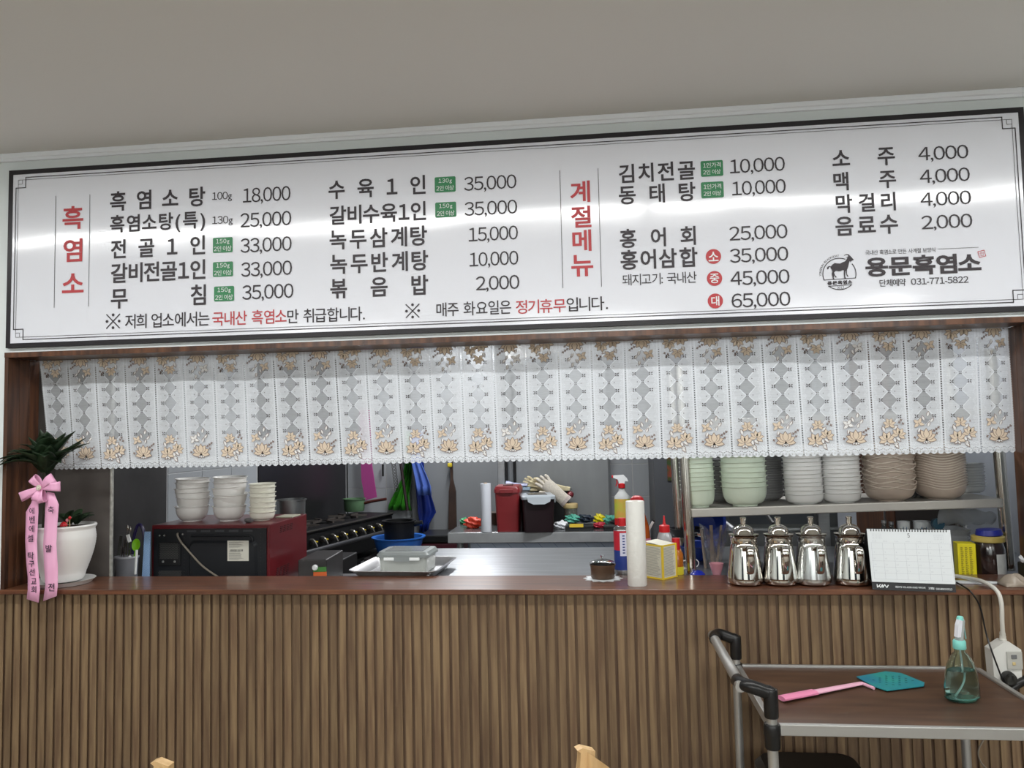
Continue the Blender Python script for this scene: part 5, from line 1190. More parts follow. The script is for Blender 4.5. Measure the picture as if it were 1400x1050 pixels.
# jar with wooden lid
p = V(px_x(780, 715, 2.2), 2.22, WT2)
t = thing('storage_jar', 'clear jar with pale wooden lid on the far work table', 'jar', p)
hj = at(780, 695, 2.2).z-WT2
lathe_obj('jar', [(0, 0), (.038, 0), (.041, .006), (.041, hj*.45), (.042, hj*.5), (.041, hj*.55), (.041, hj-.002), (0, hj-.002)], M('jar_glass', (150, 150, 140), .15, trans=.6), t)
lathe_obj('lid', [(0, hj), (.043, hj), (.045, hj+.003), (.044, hj+.026), (.040, hj+.028), (0, hj+.028)], M('lid_wood', (214, 188, 136), .6, noise=.08, nscale=20), t)
# crumpled gloves and cloths in colours
def lump(name, lab_, cat, px, py, w_, h_, mat, seed, dep=.045, Y=None):
    r_ = random.Random(seed); q = onz(px, py, WT2); q.y = min(q.y, 2.28); bmm = bmesh.new(); bmesh.ops.create_icosphere(bmm, subdivisions=4, radius=1)
    ph = [r_.uniform(0, 6) for _ in range(6)]
    k_ = mpp(px, py, q.y)
    for v in bmm.verts:
        c = v.co.copy(); f = 1+.16*math.sin(6*c.x+ph[0])*math.cos(5*c.y+ph[1])+.13*math.sin(9*c.z+4*c.x+ph[2])+.07*math.sin(15*c.x+ph[3]+11*c.z)
        v.co = Vector((c.x*f*w_*k_/2, c.y*f*dep, max(c.z*f, -.75)*h_*k_/2/1.0)); 
    lo = min(v.co.z for v in bmm.verts)
    for v in bmm.verts: v.co.z -= lo
    m = MB(); m.add([v.co.copy() for v in bmm.verts], [[v.index for v in f.verts] for f in bmm.faces], True); bmm.free()
    o = obj(name, m, mat, loc=V(q.x, q.y+dep*.6, WT2)); return tag(o, lab_, cat)
teal = M('teal_rubber', (86, 168, 148), .45); navy = M('navy_rubber', (24, 36, 50), .4); redg = M('red_rubber', (156, 30, 48), .45); yelb = M('yellow_bag', (222, 206, 30), .35)
lump('paper_wad', 'crumpled white tissue beside the black food box', 'tissue', 767, 723, 20, 11, M('tissue', (224, 226, 230), .8), 1)
bk_ = onz(793, 724, WT2)
t = thing('cardboard_tray', 'flat dark tray with a yellow printed pack under the teal glove', 'tray', V(px_x(792, 722, 1.96), 1.99, WT2))
part('tray', black_pl, t, lambda m: m.box((0, .01, .012), (.155, .10, .024), bev=.003)); part('yellow_pack', M('yellow_pack', (222, 190, 60), .5), t, lambda m: m.box((-.015, -.042, .026), (.075, .006, .018)))
def lumpz(*a, dz=.024, dy=.05): o = lump(*a); o.location.z += dz; o.location.y += dy; return o
lumpz('rubber_glove', 'teal rubber glove lying on the flat dark tray', 'glove', 783, 722, 22, 12, teal, 2)
lumpz('rubber_glove', 'navy blue rubber glove right of the teal one on the dark tray', 'glove', 800, 722, 24, 12, navy, 3)
lump('plastic_bag', 'small crumpled yellow plastic bag at the back of the work table', 'bag', 820, 715, 15, 14, yelb, 4)
lump('red_glove', 'small dark red crumpled glove below the yellow bag', 'glove', 820, 722, 18, 8, redg, 5)
lump('teal_cloth', 'teal crumpled rubber glove left of the spray bottle', 'glove', 835, 717, 19, 14, teal, 6)
lump('red_cloth', 'wine red crumpled glove behind the teal glove near the spray bottle', 'glove', 839, 712.5, 22, 8, redg, 7)
lump('black_cloth', 'black crumpled cloth at the foot of the spray bottle', 'cloth', 843, 720, 18, 11, M('black_cloth', (20, 26, 30), .5), 8)
lump('orange_glove', 'orange red rubber glove left of the cling film roll', 'glove', 646, 722, 24, 16, M('orange_rubber', (216, 74, 50), .5), 9)
lump('green_wad', 'small green crumpled bag behind the orange glove', 'bag', 635, 716, 11, 9, M('green_bag', (48, 140, 92), .45), 10)
lump('beige_cloth', 'beige crumpled cloth behind the orange glove', 'cloth', 649, 711, 18, 8, M('beige_rag', (158, 146, 124), .9), 11)
o = part('flat_knife_block', black_pl, None, lambda m: m.box((0, 0, .012), (.10, .08, .024), bev=.004)); o.location = V(px_x(838, 724, 1.96), 1.97, WT2); tag(o, 'small flat black case in front of the teal glove by the spray bottle', 'case')
m = MB(); m.lathe([(0, 0), (.045, 0), (.05, .07), (0, .072)], seg=24); o = obj('brown_cup', m, M('brown_cup', (58, 44, 34), .4), loc=V(px_x(673, 716, 2.25), 2.28, WT2)); tag(o, 'dark brown cup between the film roll and the red container', 'cup')

# ============================================================ rack with dishes
RKY = .30
rack_lean = math.radians(-1.3)
lp0 = at(938, 793, RKY); rp0 = at(1389, 793, RKY)
rack = thing('dish_rack', 'steel tube rack with a dish shelf standing behind the kettles', 'rack', V((lp0.x+rp0.x)/2, RKY, FT)); rack.rotation_euler = (0, rack_lean, 0)
rw = rp0.x-lp0.x-.036; rd = .30
for sx_ in (-1, 1):
    for sy_ in (0, 1): part('post', tubing, rack, lambda m: m.lathe([(.0175, 0), (.0185, .004), (.0175, .02), (.0175, .70)], (sx_*rw/2, sy_*rd, 0), 20))
SH = at(1150, 700, RKY-.02).z-FT
part('shelf', M('shelf_steel', (172, 169, 163), .4, .4, noise=.12, nscale=6), rack, lambda m: m.box((0, rd/2, SH+.012), (rw-.02, rd+.045, .028), bev=.003))
part('shelf', M('shelf_steel', (176, 172, 166), .35, .8), rack, lambda m: m.box((0, rd/2, SH+.30), (rw-.02, rd+.045, .028), bev=.003))
RM = Matrix.Rotation(rack_lean, 3, 'Y')
def shelf_pt(px, yy, up=0):   # stands on the shelf of the leaning rack
    loc = Vector(rack.location); x_ = px_x(px, 683, yy)
    lx = x_-loc.x; return loc + RM @ V(lx, yy-loc.y, SH+.0262+up)
grn_b = M('pale_green_melamine', (214, 226, 208), .3, coat=.3); wht_b = M('white_porcelain', (226, 226, 224), .2, coat=.4); gry_b = M('grey_plate', (150, 150, 150), .35); tau = M('taupe_ceramic', (178, 163, 150), .38, rgb2=(188, 172, 158), nscale=20)
def rstack(mesh, px, yy, n, dz, name, cat, desc, grp, rotf=None, jit=.001, tl=0, tops='under the lace'):
    for k in range(n):
        o = bpy.data.objects.new(name, mesh); COL.objects.link(o); o.location = shelf_pt(px, yy, dz*k) + V(rnd.uniform(-jit, jit), 0, 0)
        o.rotation_euler = (rnd.uniform(-tl, tl), rack_lean+rnd.uniform(-tl, tl), rotf(k) if rotf else 0)
        tag(o, (('lowest ' if k == 0 else ORD[k]+' from the bottom, ')+desc), cat, grp)
gb1 = bowl_me('green_bowl', .056, .060, .034, grn_b, flat=.5); gb2 = bowl_me('green_bowl', .074, .066, .040, grn_b, flat=.6)
rstack(gb1, 957, .34, 8, .0148, 'green_bowl', 'bowl', 'pale green bowl in the narrow stack by the left rack post', 'narrow stack of pale green bowls', tl=.008)
rstack(gb2, 1020.5, .33, 7, .0162, 'green_bowl', 'bowl', 'pale green bowl in the wide stack, second on the shelf', 'wide stack of pale green bowls', tl=.015)
pl1 = bowl_me('grey_plate', .068, .026, .038, gry_b, flat=.9)
rstack(pl1, 1047, .49, 17, .0082, 'grey_plate', 'plate', 'grey plate stacked behind the wide green bowls', 'grey plates behind the green bowls', tl=.02)
rstack(pl1, 985, .50, 16, .0082, 'grey_dish', 'plate', 'grey plate in the rear stack between the green bowl stacks', 'grey plates between the green stacks', tl=.02)
wb = bowl_me('white_dish', .0625, .034, .040, wht_b, flat=.45)
rstack(wb, 1102, .34, 13, .0132, 'white_dish', 'bowl', 'white dish in the left of the two white stacks', 'left stack of white dishes on the rack', tl=.004)
rstack(wb, 1153.5, .34, 13, .0132, 'white_dish', 'bowl', 'white dish in the right of the two white stacks', 'right stack of white dishes on the rack', tl=.004)
tb = bowl_me('wavy_dish', .077, .044, .042, tau, seg=60, rim=.002, taper=.975, flat=.8, rimmat=M('taupe_rim_glint', (206, 194, 180), .35), wave=lambda r, a_: .0065*math.cos(3*a_)*(max(0, r-.045)/.033)**1.3)  # paler rim colour stands in for specular glints on the glazed edge
rstack(tb, 1220, .345, 20, .0080, 'wavy_dish', 'dish', 'taupe wavy dish in the unevenly turned stack', 'left stack of taupe wavy dishes', rotf=lambda k: (.0, 1.05, .35, .9)[k % 4]+rnd.uniform(-.1, .1), tl=.01, jit=.003)
rstack(tb, 1288, .345, 20, .0080, 'wavy_dish', 'dish', 'taupe wavy dish in the evenly nested right stack', 'right stack of taupe wavy dishes', rotf=lambda k: 1.35, tl=.006, jit=.002)
sb_ = bowl_me('saucer', .040, .026, .022, M('light_grey_glass', (176, 178, 178), .25), flat=.6)
rstack(sb_, 1333, .50, 9, .0092, 'small_dish', 'dish', 'small grey dish in the short stack by the right posts', 'small grey dishes on the rack', tl=.004)
o = part('plastic_bag', M('crinkled_clear', (90, 92, 94), .2, trans=.3), None, lambda m: m.sheet(lambda u, v: V((u-.5)*.07, (v-.5)*.05, .018*math.sin(PI*u)*math.sin(PI*v)+.004*math.sin(u*17+v*9)), 14, 10)); o.location = shelf_pt(1255, .42, .003); solid(o, .001); tag(o, 'dark crinkled plastic bag between the two taupe stacks', 'bag')

# ============================================================ under the rack
# dark wood doorway and cabinet in the right wall
wy0, wy1 = 1.36, 2.7
t = thing('wooden_door', 'brown wooden door leaf in the right kitchen wall behind the kettles', 'door', (KXR+.008, (wy0+wy1)/2, 0))
part('leaf', door_wood, t, lambda m: m.box((0, .33, 1.05), (.03, .62, 2.1), bev=.003)); part('dark_leaf', M('dark_door', (40, 26, 20), .5), t, lambda m: m.box((0, -.34, 1.05), (.03, .70, 2.1), bev=.003))
part('handle', steel, t, lambda m: m.tube([(-.03, .12, 1.0), (-.03, .12, 1.12)], .006, 8))
# grey refrigerator panel behind the kettles
fx0, fx1, fyy = px_x(985, 710, .98), px_x(1148, 710, .98), .98
t = thing('grey_cold_table', 'grey steel cold cabinet with a rounded inset panel behind the kettles', 'cabinet', ((fx0+fx1)/2, fyy+.25, 0)); w = fx1-fx0
cz0 = at(1060, 724, fyy).z
gsd = M('dull_grey_steel', (104, 106, 106), .4, .5, noise=.1, nscale=5)
part('body', gsd, t, lambda m: m.box((0, .0, 1.0), (w, .46, 2.0), bev=.005))
part('inset_panel', M('inset_grey', (78, 82, 86), .35, .3), t, lambda m: rloft(m, [([(x_-.03, y_+cz0+.17) for x_, y_ in rr(w*.72, .30, .03)], 0), ([(x_-.03, y_+cz0+.17) for x_, y_ in rr(w*.72, .30, .03)], .006)]), rot=(PI/2, 0, 0), loc=(0, -.229, 0))
part('rail', steel, t, lambda m: m.box((0, -.238, cz0), (w, .014, .012), bev=.002))
part('side_post', steel, t, lambda m: m.box((w/2-.06, -.236, 1.1), (.045, .02, 1.8), bev=.002))
# dark cupboard left of it, shade of the passage put into its grey
x0, x1 = px_x(897, 700, 1.5), px_x(985, 700, 1.5)
t = thing('dark_cupboard', 'dark grey cupboard coloured as in shade behind the left rack post', 'cupboard', ((x0+x1)/2+.09, 1.9, 0))
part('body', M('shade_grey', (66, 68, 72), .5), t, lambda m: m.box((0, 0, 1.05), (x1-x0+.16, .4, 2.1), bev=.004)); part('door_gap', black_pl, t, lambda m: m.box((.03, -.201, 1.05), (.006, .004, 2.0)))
part('poster', M('leafy_print', (120, 40, 30), .6, rgb2=(40, 60, 24), nscale=30), t, lambda m: m.box((-.15+(x1-x0)*.1, -.203, at(905, 640, 1.58).z+.03), (.09, .004, .20)))
# slanting steel shelf bracket
m = MB(); m.tube([at(972, 700, .8), at(1003, 724, .6)], .010, 8); o = obj('slanted_bar', m, steel); tag(o, 'slanting steel bar above the blue basins', 'bar')
m = MB(); m.tube([at(1044, 697, .82), at(1058, 716, .72), at(1062, 722, .72)], .008, 8); o = obj('wall_hose', m, black_pl); tag(o, 'short dark pipe slanting behind the second kettle', 'pipe')
# blue basins
for k, (px, py, dz, rx) in enumerate(((958, 776, 0, 0), (962, 762, .03, -1.0))):
    p = V(px_x(px, py, .58), .62+.04*k, FT + (.0 if k == 0 else .115))
    t = thing('blue_basin', ['dark blue plastic basin lying flat behind the left rack post', 'dark blue basin tilted on its side above the flat one'][k], 'basin', p); t.rotation_euler = (1.0 if k else 0, .25 if k else 0, 0)
    lathe_obj('basin', [(0, 0), (.055, 0), (.062, .006), (.080, .048), (.086, .050), (.086, .054), (.078, .052), (.058, .010), (0, .006)], M('navy_plastic', (26, 50, 128), .3), t, seg=36)
m = MB(); m.tube([at(944, 729, .50), at(958, 731, .46)], .007, 10); o = obj('pan_handle', m, black_pl); tag(o, 'black pan handle with a bright steel end left of the mesh bag', 'pan')
part('end_cap', chrome, o, lambda m: m.tube([at(955, 730.6, .465), at(960, 731.4, .455)], .0075, 10))
part('pan', black_met, o, lambda m: m.lathe([(0, 0), (.05, 0), (.065, .03), (.06, .03), (.047, .004), (0, .004)], at(938, 729, .60)-V(0, 0, .01), 28))
# clear bag with wooden chopsticks
stk = M('chopstick_wood', (150, 132, 116), .6); film_ = M('thin_clear_film', (190, 190, 190), .15, trans=.85, alpha=.5)
p = at(975, 792, .42); p.z = FT
t = thing('clear_bag', 'clear plastic bag bundle between the blue basin and the first kettle', 'bag', p)
part('bag', film_, t, lambda m: m.sheet(lambda u, v: V((u-.5)*(.055+.045*v)+.01*v, -.012+.02*math.sin(u*PI)*-1+.004*math.sin(u*19+v*7), .075+.07*v*(.6+.5*abs(2*u-1))-.07*(1-v)), 20, 10, True))
part('bag_back', film_, t, lambda m: m.sheet(lambda u, v: V((u-.5)*(.055+.045*v)+.01*v, .012+.02*math.sin(u*PI)+.004*math.sin(u*13+v*5), .075+.07*v*(.7+.4*abs(2*u-1))-.07*(1-v)), 20, 10, True))
for k, (xa_, ya, xb_, yb, r_, lab_) in enumerate(((966, 790, 959, 724, .0045, 'pale flat stick leaning left out of the clear bag'), (975, 790, 972, 718, .0058, 'thick pinkish wooden stick standing in the clear bag'), (978, 790, 986, 718, .0040, 'thin wooden stick leaning right in the clear bag'))):
    m = MB(); m.tube([at(xa_, ya, .42)-V(0, 0, 0), at(xb_, yb, .44)], r_, 8); o = obj('wooden_stick', m, stk); tag(o, lab_, 'stick')
# little things on the table left of the kettles
p = V(px_x(980, 785, .27), .27, FT)
t = thing('pink_cup', 'small translucent pink cup left of the first kettle', 'cup', p)
lathe_obj('cup', [(0, 0), (.010, 0), (.013, .006), (.020, .030), (.023, .042), (.021, .042), (.018, .030), (.009, .008), (0, .008)], M('pink_glass', (220, 160, 172), .15, trans=.4), t, seg=28)
p = V(px_x(954, 790, .27), .27, FT)
t = thing('blue_bottle_cap', 'shiny blue lid lying beside the left rack post', 'lid', p); lathe_obj('lid', [(0, .0), (.024, 0), (.024, .008), (.012, .018), (0, .020)], M('royal_blue', (34, 50, 168), .2), t, seg=28)
m = MB()
for k in range(4): m.tube([V(.012*k-.03+.016*math.cos(q_), .01*k, .020+.014*math.sin(q_)) for q_ in [2*PI*j/14 for j in range(15)]], .0016, 6, cap=False)
o = obj('wire_coil', m, M('white_wire', (220, 220, 222), .3), loc=p+V(-.01, .03, .012)); tag(o, 'loose white wire coil behind the shiny blue lid', 'wire')
# cups and bottles on a shelf behind the calendar
sy = .50; sz_ = at(1240, 740, sy).z
t = thing('condiment_tray', 'brown tray behind the calendar carrying cups and small bottles', 'tray', V(px_x(1236, 740, sy), sy, sz_-.01))
part('tray', M('brown_tray', (70, 46, 30), .5), t, lambda m: m.box((0, 0, 0), (.20, .14, .012), bev=.003))
for sx_ in (-1, 1): part('support', steel, t, lambda m: m.box((sx_*.09, 0, (FT-sz_+.004)/2+.0), (.012, .10, abs(sz_-FT-.004)), bev=.002))
bw_, bl_ = M('printed_cup_white', (216, 220, 222), .4), M('cup_blue_print', (72, 118, 164), .5)
for k, (px, lab_) in enumerate(((1233, 'left paper cup with blue mountain print behind the calendar'), (1258, 'right paper cup with blue mountain print behind the calendar'))):
    q = V(px_x(px, 730, sy), sy-.02, sz_); t = thing('paper_cup', lab_, 'cup', q, group='paper cups behind the calendar')
    r_ = .020 if k == 0 else .028; hc = at(px, 712, sy).z-sz_
    lathe_obj('cup', [(0, 0), (r_*.9, 0), (r_, hc), (r_*1.05, hc+.001), (r_*.95, hc+.001), (r_*.85, .004), (0, .004)], bw_, t, seg=26)
    def mt(m):
        for a0 in (-2.0, -1.5): m.add([V(r_*1.03*math.cos(a0+d_), r_*1.03*math.sin(a0+d_), z_) for d_, z_ in ((-.35, hc*.3), (.35, hc*.3), (.2, hc*.55), (0, hc*.8), (-.2, hc*.5))], [[0, 1, 2, 3, 4]])
    obj('print', (lambda m: (mt(m), m)[1])(MB()), bl_, t, fix=False)
for k, (px, hh2, lab_) in enumerate(((1212, .060, 'small clear bottle at the left behind the calendar'), (1222, .055, 'small clear bottle next to the left paper cup'))):
    q = V(px_x(px, 730, sy), sy+.02, sz_); t = thing('small_bottle', lab_, 'bottle', q)
    lathe_obj('glass', [(0, 0), (.012, 0), (.013, .004), (.013, hh2*.65), (.007, hh2*.8), (.007, hh2), (0, hh2)], M('dim_glass', (120, 124, 122), .1, trans=.6), t, seg=20); lathe_obj('cap', [(.0082, hh2), (.0082, hh2+.010), (0, hh2+.010)], steel, t, seg=16)
# foam trays and small blue mug
fy = .44
q = V(px_x(1292, 760, fy), fy, FT); hst = at(1292, 722, fy).z-FT
foam = M('white_foam', (206, 208, 210), .6)
nst = 14
fme = MB(); rloft(fme, [(rr(.105, .10, .012), 0), (rr(.125, .12, .012), .012), (rr(.128, .123, .012), .0125), (rr(.120, .115, .012), .012), (rr(.100, .095, .012), .002)]); fme = fme.mesh('foam_tray', foam)
for k in range(nst):
    o = bpy.data.objects.new('foam_tray', fme); COL.objects.link(o); o.location = q+V(rnd.uniform(-.002, .002), 0, k*(hst-.012)/(nst-1)); tag(o, ('topmost' if k == nst-1 else 'lowest' if k == 0 else ORD[k]+' from the bottom,')+' white foam tray in the stack behind the calendar', 'tray', 'white foam trays stacked behind the calendar')
t = thing('blue_tape_roll', 'dark teal blue tape roll standing on the stack of foam trays', 'tape', V(px_x(1277, 722, fy), fy-.03, q.z+hst+.018))
lathe_obj('roll', [(.013, -.008), (.019, -.008), (.019, .008), (.013, .008)], M('teal_tape', (46, 84, 104), .3), t, seg=30, R=Matrix.Rotation(PI/2, 3, 'X'))
m = MB(); m.sheet(lambda u, v: V((u-.5)*.17, (v-.5)*.06, .012+.02*math.sin(u*3)*v+.004*math.sin(u*21+v*9)), 20, 8); o = obj('plastic_wrap', m, M('milky_film', (190, 194, 198), .3, trans=.5, alpha=.7), loc=q+V(.045, .0, hst+.004), fix=False); solid(o, .001); tag(o, 'milky plastic wrap lying over the foam trays', 'plastic wrap')
# yellow box
k_ = V(px_x(1325, 790, .235), .255, FT); hb = at(1325, 743, .235).z-FT
t = thing('yellow_box', 'bright yellow printed carton between the calendar and the jar', 'box', k_, math.radians(-12))
yb_ = M('bright_yellow_card', (222, 208, 20), .4); part('carton', yb_, t, lambda m: m.box((0, 0, hb/2), (.050, .055, hb), bev=.001))
def yp(m):
    for c0 in (-.017, -.005, .007):
        for k in range(24):
            z_ = .012+(hb-.02)*k/24; w_ = .009*rnd.uniform(.5, 1); m.add([V(c0, -.0283, z_), V(c0+w_, -.0283, z_), V(c0+w_, -.0283, z_+.0014), V(c0, -.0283, z_+.0014)], [[0, 1, 2, 3]])
o = obj('fine_print', (lambda m: (yp(m), m)[1])(MB()), M('olive_print', (116, 104, 20), .5), t, fix=False); o['kind'] = 'stuff'
# jar with yellow lid
k_ = V(px_x(1354, 790, .25), .25, FT); hj = at(1354, 742, .22).z-FT
t = thing('glass_jar', 'large glass jar of dark contents with a dull yellow lid by the right post', 'jar', k_)
lathe_obj('jar', [(0, 0), (.040, 0), (.044, .006), (.044, hj-.02), (.038, hj), (0, hj)], M('dark_jar', (52, 36, 34), .12, rgb2=(24, 20, 20), nscale=24, coat=1), t, seg=36)
lathe_obj('lid', [(0, hj), (.044, hj), (.046, hj+.002), (.046, hj+.016), (.043, hj+.018), (0, hj+.018)], M('dull_yellow_lid', (176, 156, 84), .45), t, seg=36)
labelband(.0446, .012, .075, -1.55, -.35, M('silver_label', (196, 198, 196), .35, noise=.15, nscale=40), par=t)
t2 = thing('dish_cover', 'dark blue plastic lid resting tilted on the jar', 'lid', k_+V(.004, 0, hj+.019)); t2.rotation_euler = (0, -.06, 0)
lathe_obj('lid', [(0, 0), (.036, 0), (.038, .003), (.034, .018), (0, .020)], M('deep_blue_lid', (34, 40, 128), .35), t2, seg=32)
m = MB(); m.sheet(lambda u, v: V((u-.5)*.17, .01*math.sin(u*9+v*4)+(.5-v)*.03, (v)*.07*(1-.45*u)+.003*math.sin(u*23)), 22, 8); o = obj('plastic_sheet', m, M('milky_film', (190, 194, 198), .3, trans=.5, alpha=.7), loc=k_+V(-.0, .13, hj+.035), fix=False); solid(o, .001); tag(o, 'milky plastic sheet behind the blue lid at the right post', 'plastic sheet')
# napkins, cable, bag on the ledge
cpt = onz(1340, 797, CT)
m = MB(); m.prism([(-.075, -.012), (-.02, -.020), (.055, -.018), (.055, -.008), (.02, .012), (-.06, .018)], (0, 0, 0), (1, 0, 0), (0, 1, 0), (0, 0, .003)); o = obj('napkins', m, white_p, loc=V(cpt.x, .075, CT+.001)); tag(o, 'white paper napkins lying flat on the ledge right of the calendar', 'napkin')
m = MB(); o_ = onz(1396, 806, CT)
m.sheet(lambda u, v: V((u-.5)*.07, (v-.5)*.06, .028*math.sin(PI*u)**.6*math.sin(PI*v)**.6*(1+.3*math.sin(u*13+v*9))), 20, 16); o = obj('crumpled_bag', m, M('clear_crumple', (176, 164, 150), .25, trans=.3), loc=V(o_.x+.01, .035, CT+.001), fix=False); solid(o, .001); tag(o, 'crumpled clear plastic bag at the right end of the ledge', 'bag')
m = MB(); m.lathe([(0, 0), (.016, .002), (.02, .012), (.012, .022), (0, .024)], seg=16, wave=lambda r, a_: .003*math.sin(3*a_)*r/.02); o = obj('tissue', m, M('tissue', (224, 226, 230), .8), loc=V(px_x(1404, 770, .12), .12, CT+.05)); tag(o, 'white crumpled tissue at the right edge above the clear bag', 'tissue')
m = MB(); m.box((0, 0, .025), (.05, .05, .05), bev=.004); o = obj('black_case', m, black_pl, loc=V(px_x(1410, 785, .12), .12, CT)); tag(o, 'small black case at the right end of the ledge under the tissue', 'case')
# white cable and plug-in breaker box
wcab = M('white_cable', (206, 204, 196), .45)
ad_top = at(1371, 873, -.035)
t = thing('plug_in_breaker', 'white plug-in breaker box hanging on a thick white cable by the slatted wall', 'adapter', ad_top)
part('cable', wcab, t, lambda m: m.tube(smooth([V(px_x(1296, 795, .13), .13, CT+.012)-ad_top, V(px_x(1325, 790, .08), .08, CT+.012)-ad_top, V(px_x(1346, 797, .02), .02, CT+.012)-ad_top, at(1363, 808, -.03)-ad_top, at(1369, 825, -.045)-ad_top, at(1370, 850, -.045)-ad_top, V(0, -.002, 0)], 7), .0056, 12))
part('strain_relief', wcab, t, lambda m: m.lathe([(.0065, .018), (.0075, .012), (.007, .010), (.0082, .006), (.0078, .002), (.0095, -.003)], (0, 0, 0), 14))
kk = mpp(1370, 900, -.04)
hx = [(-3, -2), (3.5, -2), (19, -13), (19, -22), (17, -64), (-3, -64), (-20, -52), (-21, -14)]
hxp = [(x_*kk, z_*kk) for x_, z_ in hx]
bd = part('case', M('white_abs', (214, 214, 210), .4), t, lambda m: m.prism(hxp, (0, -.020, 0), (1, 0, 0), (0, 0, 1), (0, .040, 0)))
part('test_window', M('clear_cover', (196, 196, 190), .2, trans=.2), bd, lambda m: m.box((.016, -.022, -.052), (.040, .004, .048), bev=.002))
part('test_button', M('grey_button', (110, 112, 114), .4), bd, lambda m: m.box((.014, -.0245, -.042), (.014, .003, .011), bev=.001)); part('reset_button', M('tan_button', (200, 180, 130), .4), bd, lambda m: m.box((.013, -.0245, -.060), (.008, .003, .008), bev=.001))
# black plug and thin black cord
t = thing('black_plug', 'black plug with clear round face on a thin black cord by the breaker box', 'plug', at(1379, 927, -.062))
part('plug', black_pl, t, lambda m: m.lathe([(.0, -.012), (.017, -.010), (.018, .0), (.016, .012), (0, .014)], (0, 0, 0), 24, R=Matrix.Rotation(PI/2, 3, 'X')))
part('face', glass, t, lambda m: m.lathe([(.0, 0), (.014, .0), (.012, .005), (0, .006)], (0, -.013, 0), 24, R=Matrix.Rotation(PI/2, 3, 'X')))
L0 = Vector(t.location)
part('cord', black_pl, t, lambda m: m.tube(smooth([V(px_x(1308, 799, .06), .06, CT+.004)-L0, V(px_x(1318, 804, .0), .0, CT+.004)-L0, at(1328, 810, -.032)-L0, at(1340, 830, -.034)-L0, at(1348, 865, -.04)-L0, at(1357, 893, -.065)-L0, at(1371, 930, -.068)-L0, V(-.012, -.004, -.012)], 7), .0022, 8))
part('tail', black_pl, t, lambda m: m.tube(smooth([at(1382, 942, -.06)-L0, at(1392, 935, -.06)-L0, at(1404, 928, -.05)-L0], 5), .011, 10))

# ============================================================ service trolley
TZ = .895
p1, p2, p3 = onz(1064, 989, TZ), onz(1008, 908, TZ), onz(1334, 912, TZ)
ta = math.atan2(p3.y-p2.y, p3.x-p2.x)*.5
TW, TD = (p3.x-p2.x), (p2.y-p1.y)
org = V(p2.x, p2.y-TD, 0)
t = thing('service_trolley', 'aluminium service trolley with brown top and black jointed handle', 'trolley', org); t.rotation_euler = (0, 0, ta)
satin = M('satin_aluminium', (178, 178, 176), .38, .7); lam = M('brown_laminate', (86, 62, 46), .42, rgb2=(66, 47, 36), nscale=5, stretch=(1, 9, 1))
for nm, zz in (('top_shelf', TZ), ('middle_shelf', .50), ('bottom_shelf', .16)):
    s_ = part(nm, lam, t, lambda m: m.box((TW/2, TD/2, zz-.0115), (TW-.01, TD-.01, .011)))
    for y_ in (0, TD): part('rail', satin, s_, lambda m: m.box((TW/2, y_, zz-.0125), (TW, .012, .025), bev=.002))
    for x_ in (0, TW): part('rail', satin, s_, lambda m: m.box((x_, TD/2, zz-.0125), (.014, TD-.014, .025), bev=.002))
PR = .0115
for x_, y_ in ((-.004, -.004), (-.004, TD+.004), (TW+.004, -.004), (TW+.004, TD+.004)):
    hgt = TZ+.045 if x_ < 0 else TZ+.0
    if x_ > 0: xx_, yy_ = TW-.05, (.05 if y_ < 0 else TD-.03)
    else: xx_, yy_ = x_, y_
    if x_ > 0: hgt = TZ-.03
    ps = part('post', satin, t, lambda m: m.tube([(xx_, yy_, .08), (xx_, yy_, hgt)], PR, 18))
    for zz in ((TZ-.02, .50, .16) if x_ < 0 else (.50, .16)): part('joint_collar', black_pl, ps, lambda m: m.lathe([(.0155, -.028), (.017, -.024), (.0175, .0), (.0185, .003), (.0185, .022), (.0165, .026)], (xx_, yy_, zz-.005), 20))
    c_ = part('castor_fork', black_pl, ps, lambda m: m.box((xx_, yy_, .075), (.03, .03, .03), bev=.004)); part('castor_wheel', black_pl, ps, lambda m: m.lathe([(.0, -.012), (.026, -.012), (.030, -.006), (.030, .006), (.026, .012), (0, .012)], (xx_, yy_, .030), 22, R=Matrix.Rotation(PI/2, 3, 'Y')))
hz0 = TZ+.060
hn = part('handle_bar', satin, t, lambda m: m.tube([(-.066, .0, hz0+.018), (-.066, TD+.004, hz0+.018)], .0125, 18))
for y_ in (-.004, TD+.004):
    part('bent_arm', black_pl, hn, lambda m: m.tube(smooth([(-.004, y_, TZ+.018), (-.004, y_, hz0+.003), (-.016, y_, hz0+.010), (-.045, y_, hz0+.020), (-.062, y_+(.02 if y_ < 0 else -.02), hz0+.020), (-.066, y_+(.05 if y_ < 0 else -.05), hz0+.018)], 6), .0150, 16))
    part('arm_socket', black_pl, hn, lambda m: m.lathe([(.0145, TZ+.014), (.0158, TZ+.018), (.0158, hz0+.012), (.0145, hz0+.016), (0, hz0+.0165)], (-.004, y_, 0), 20))
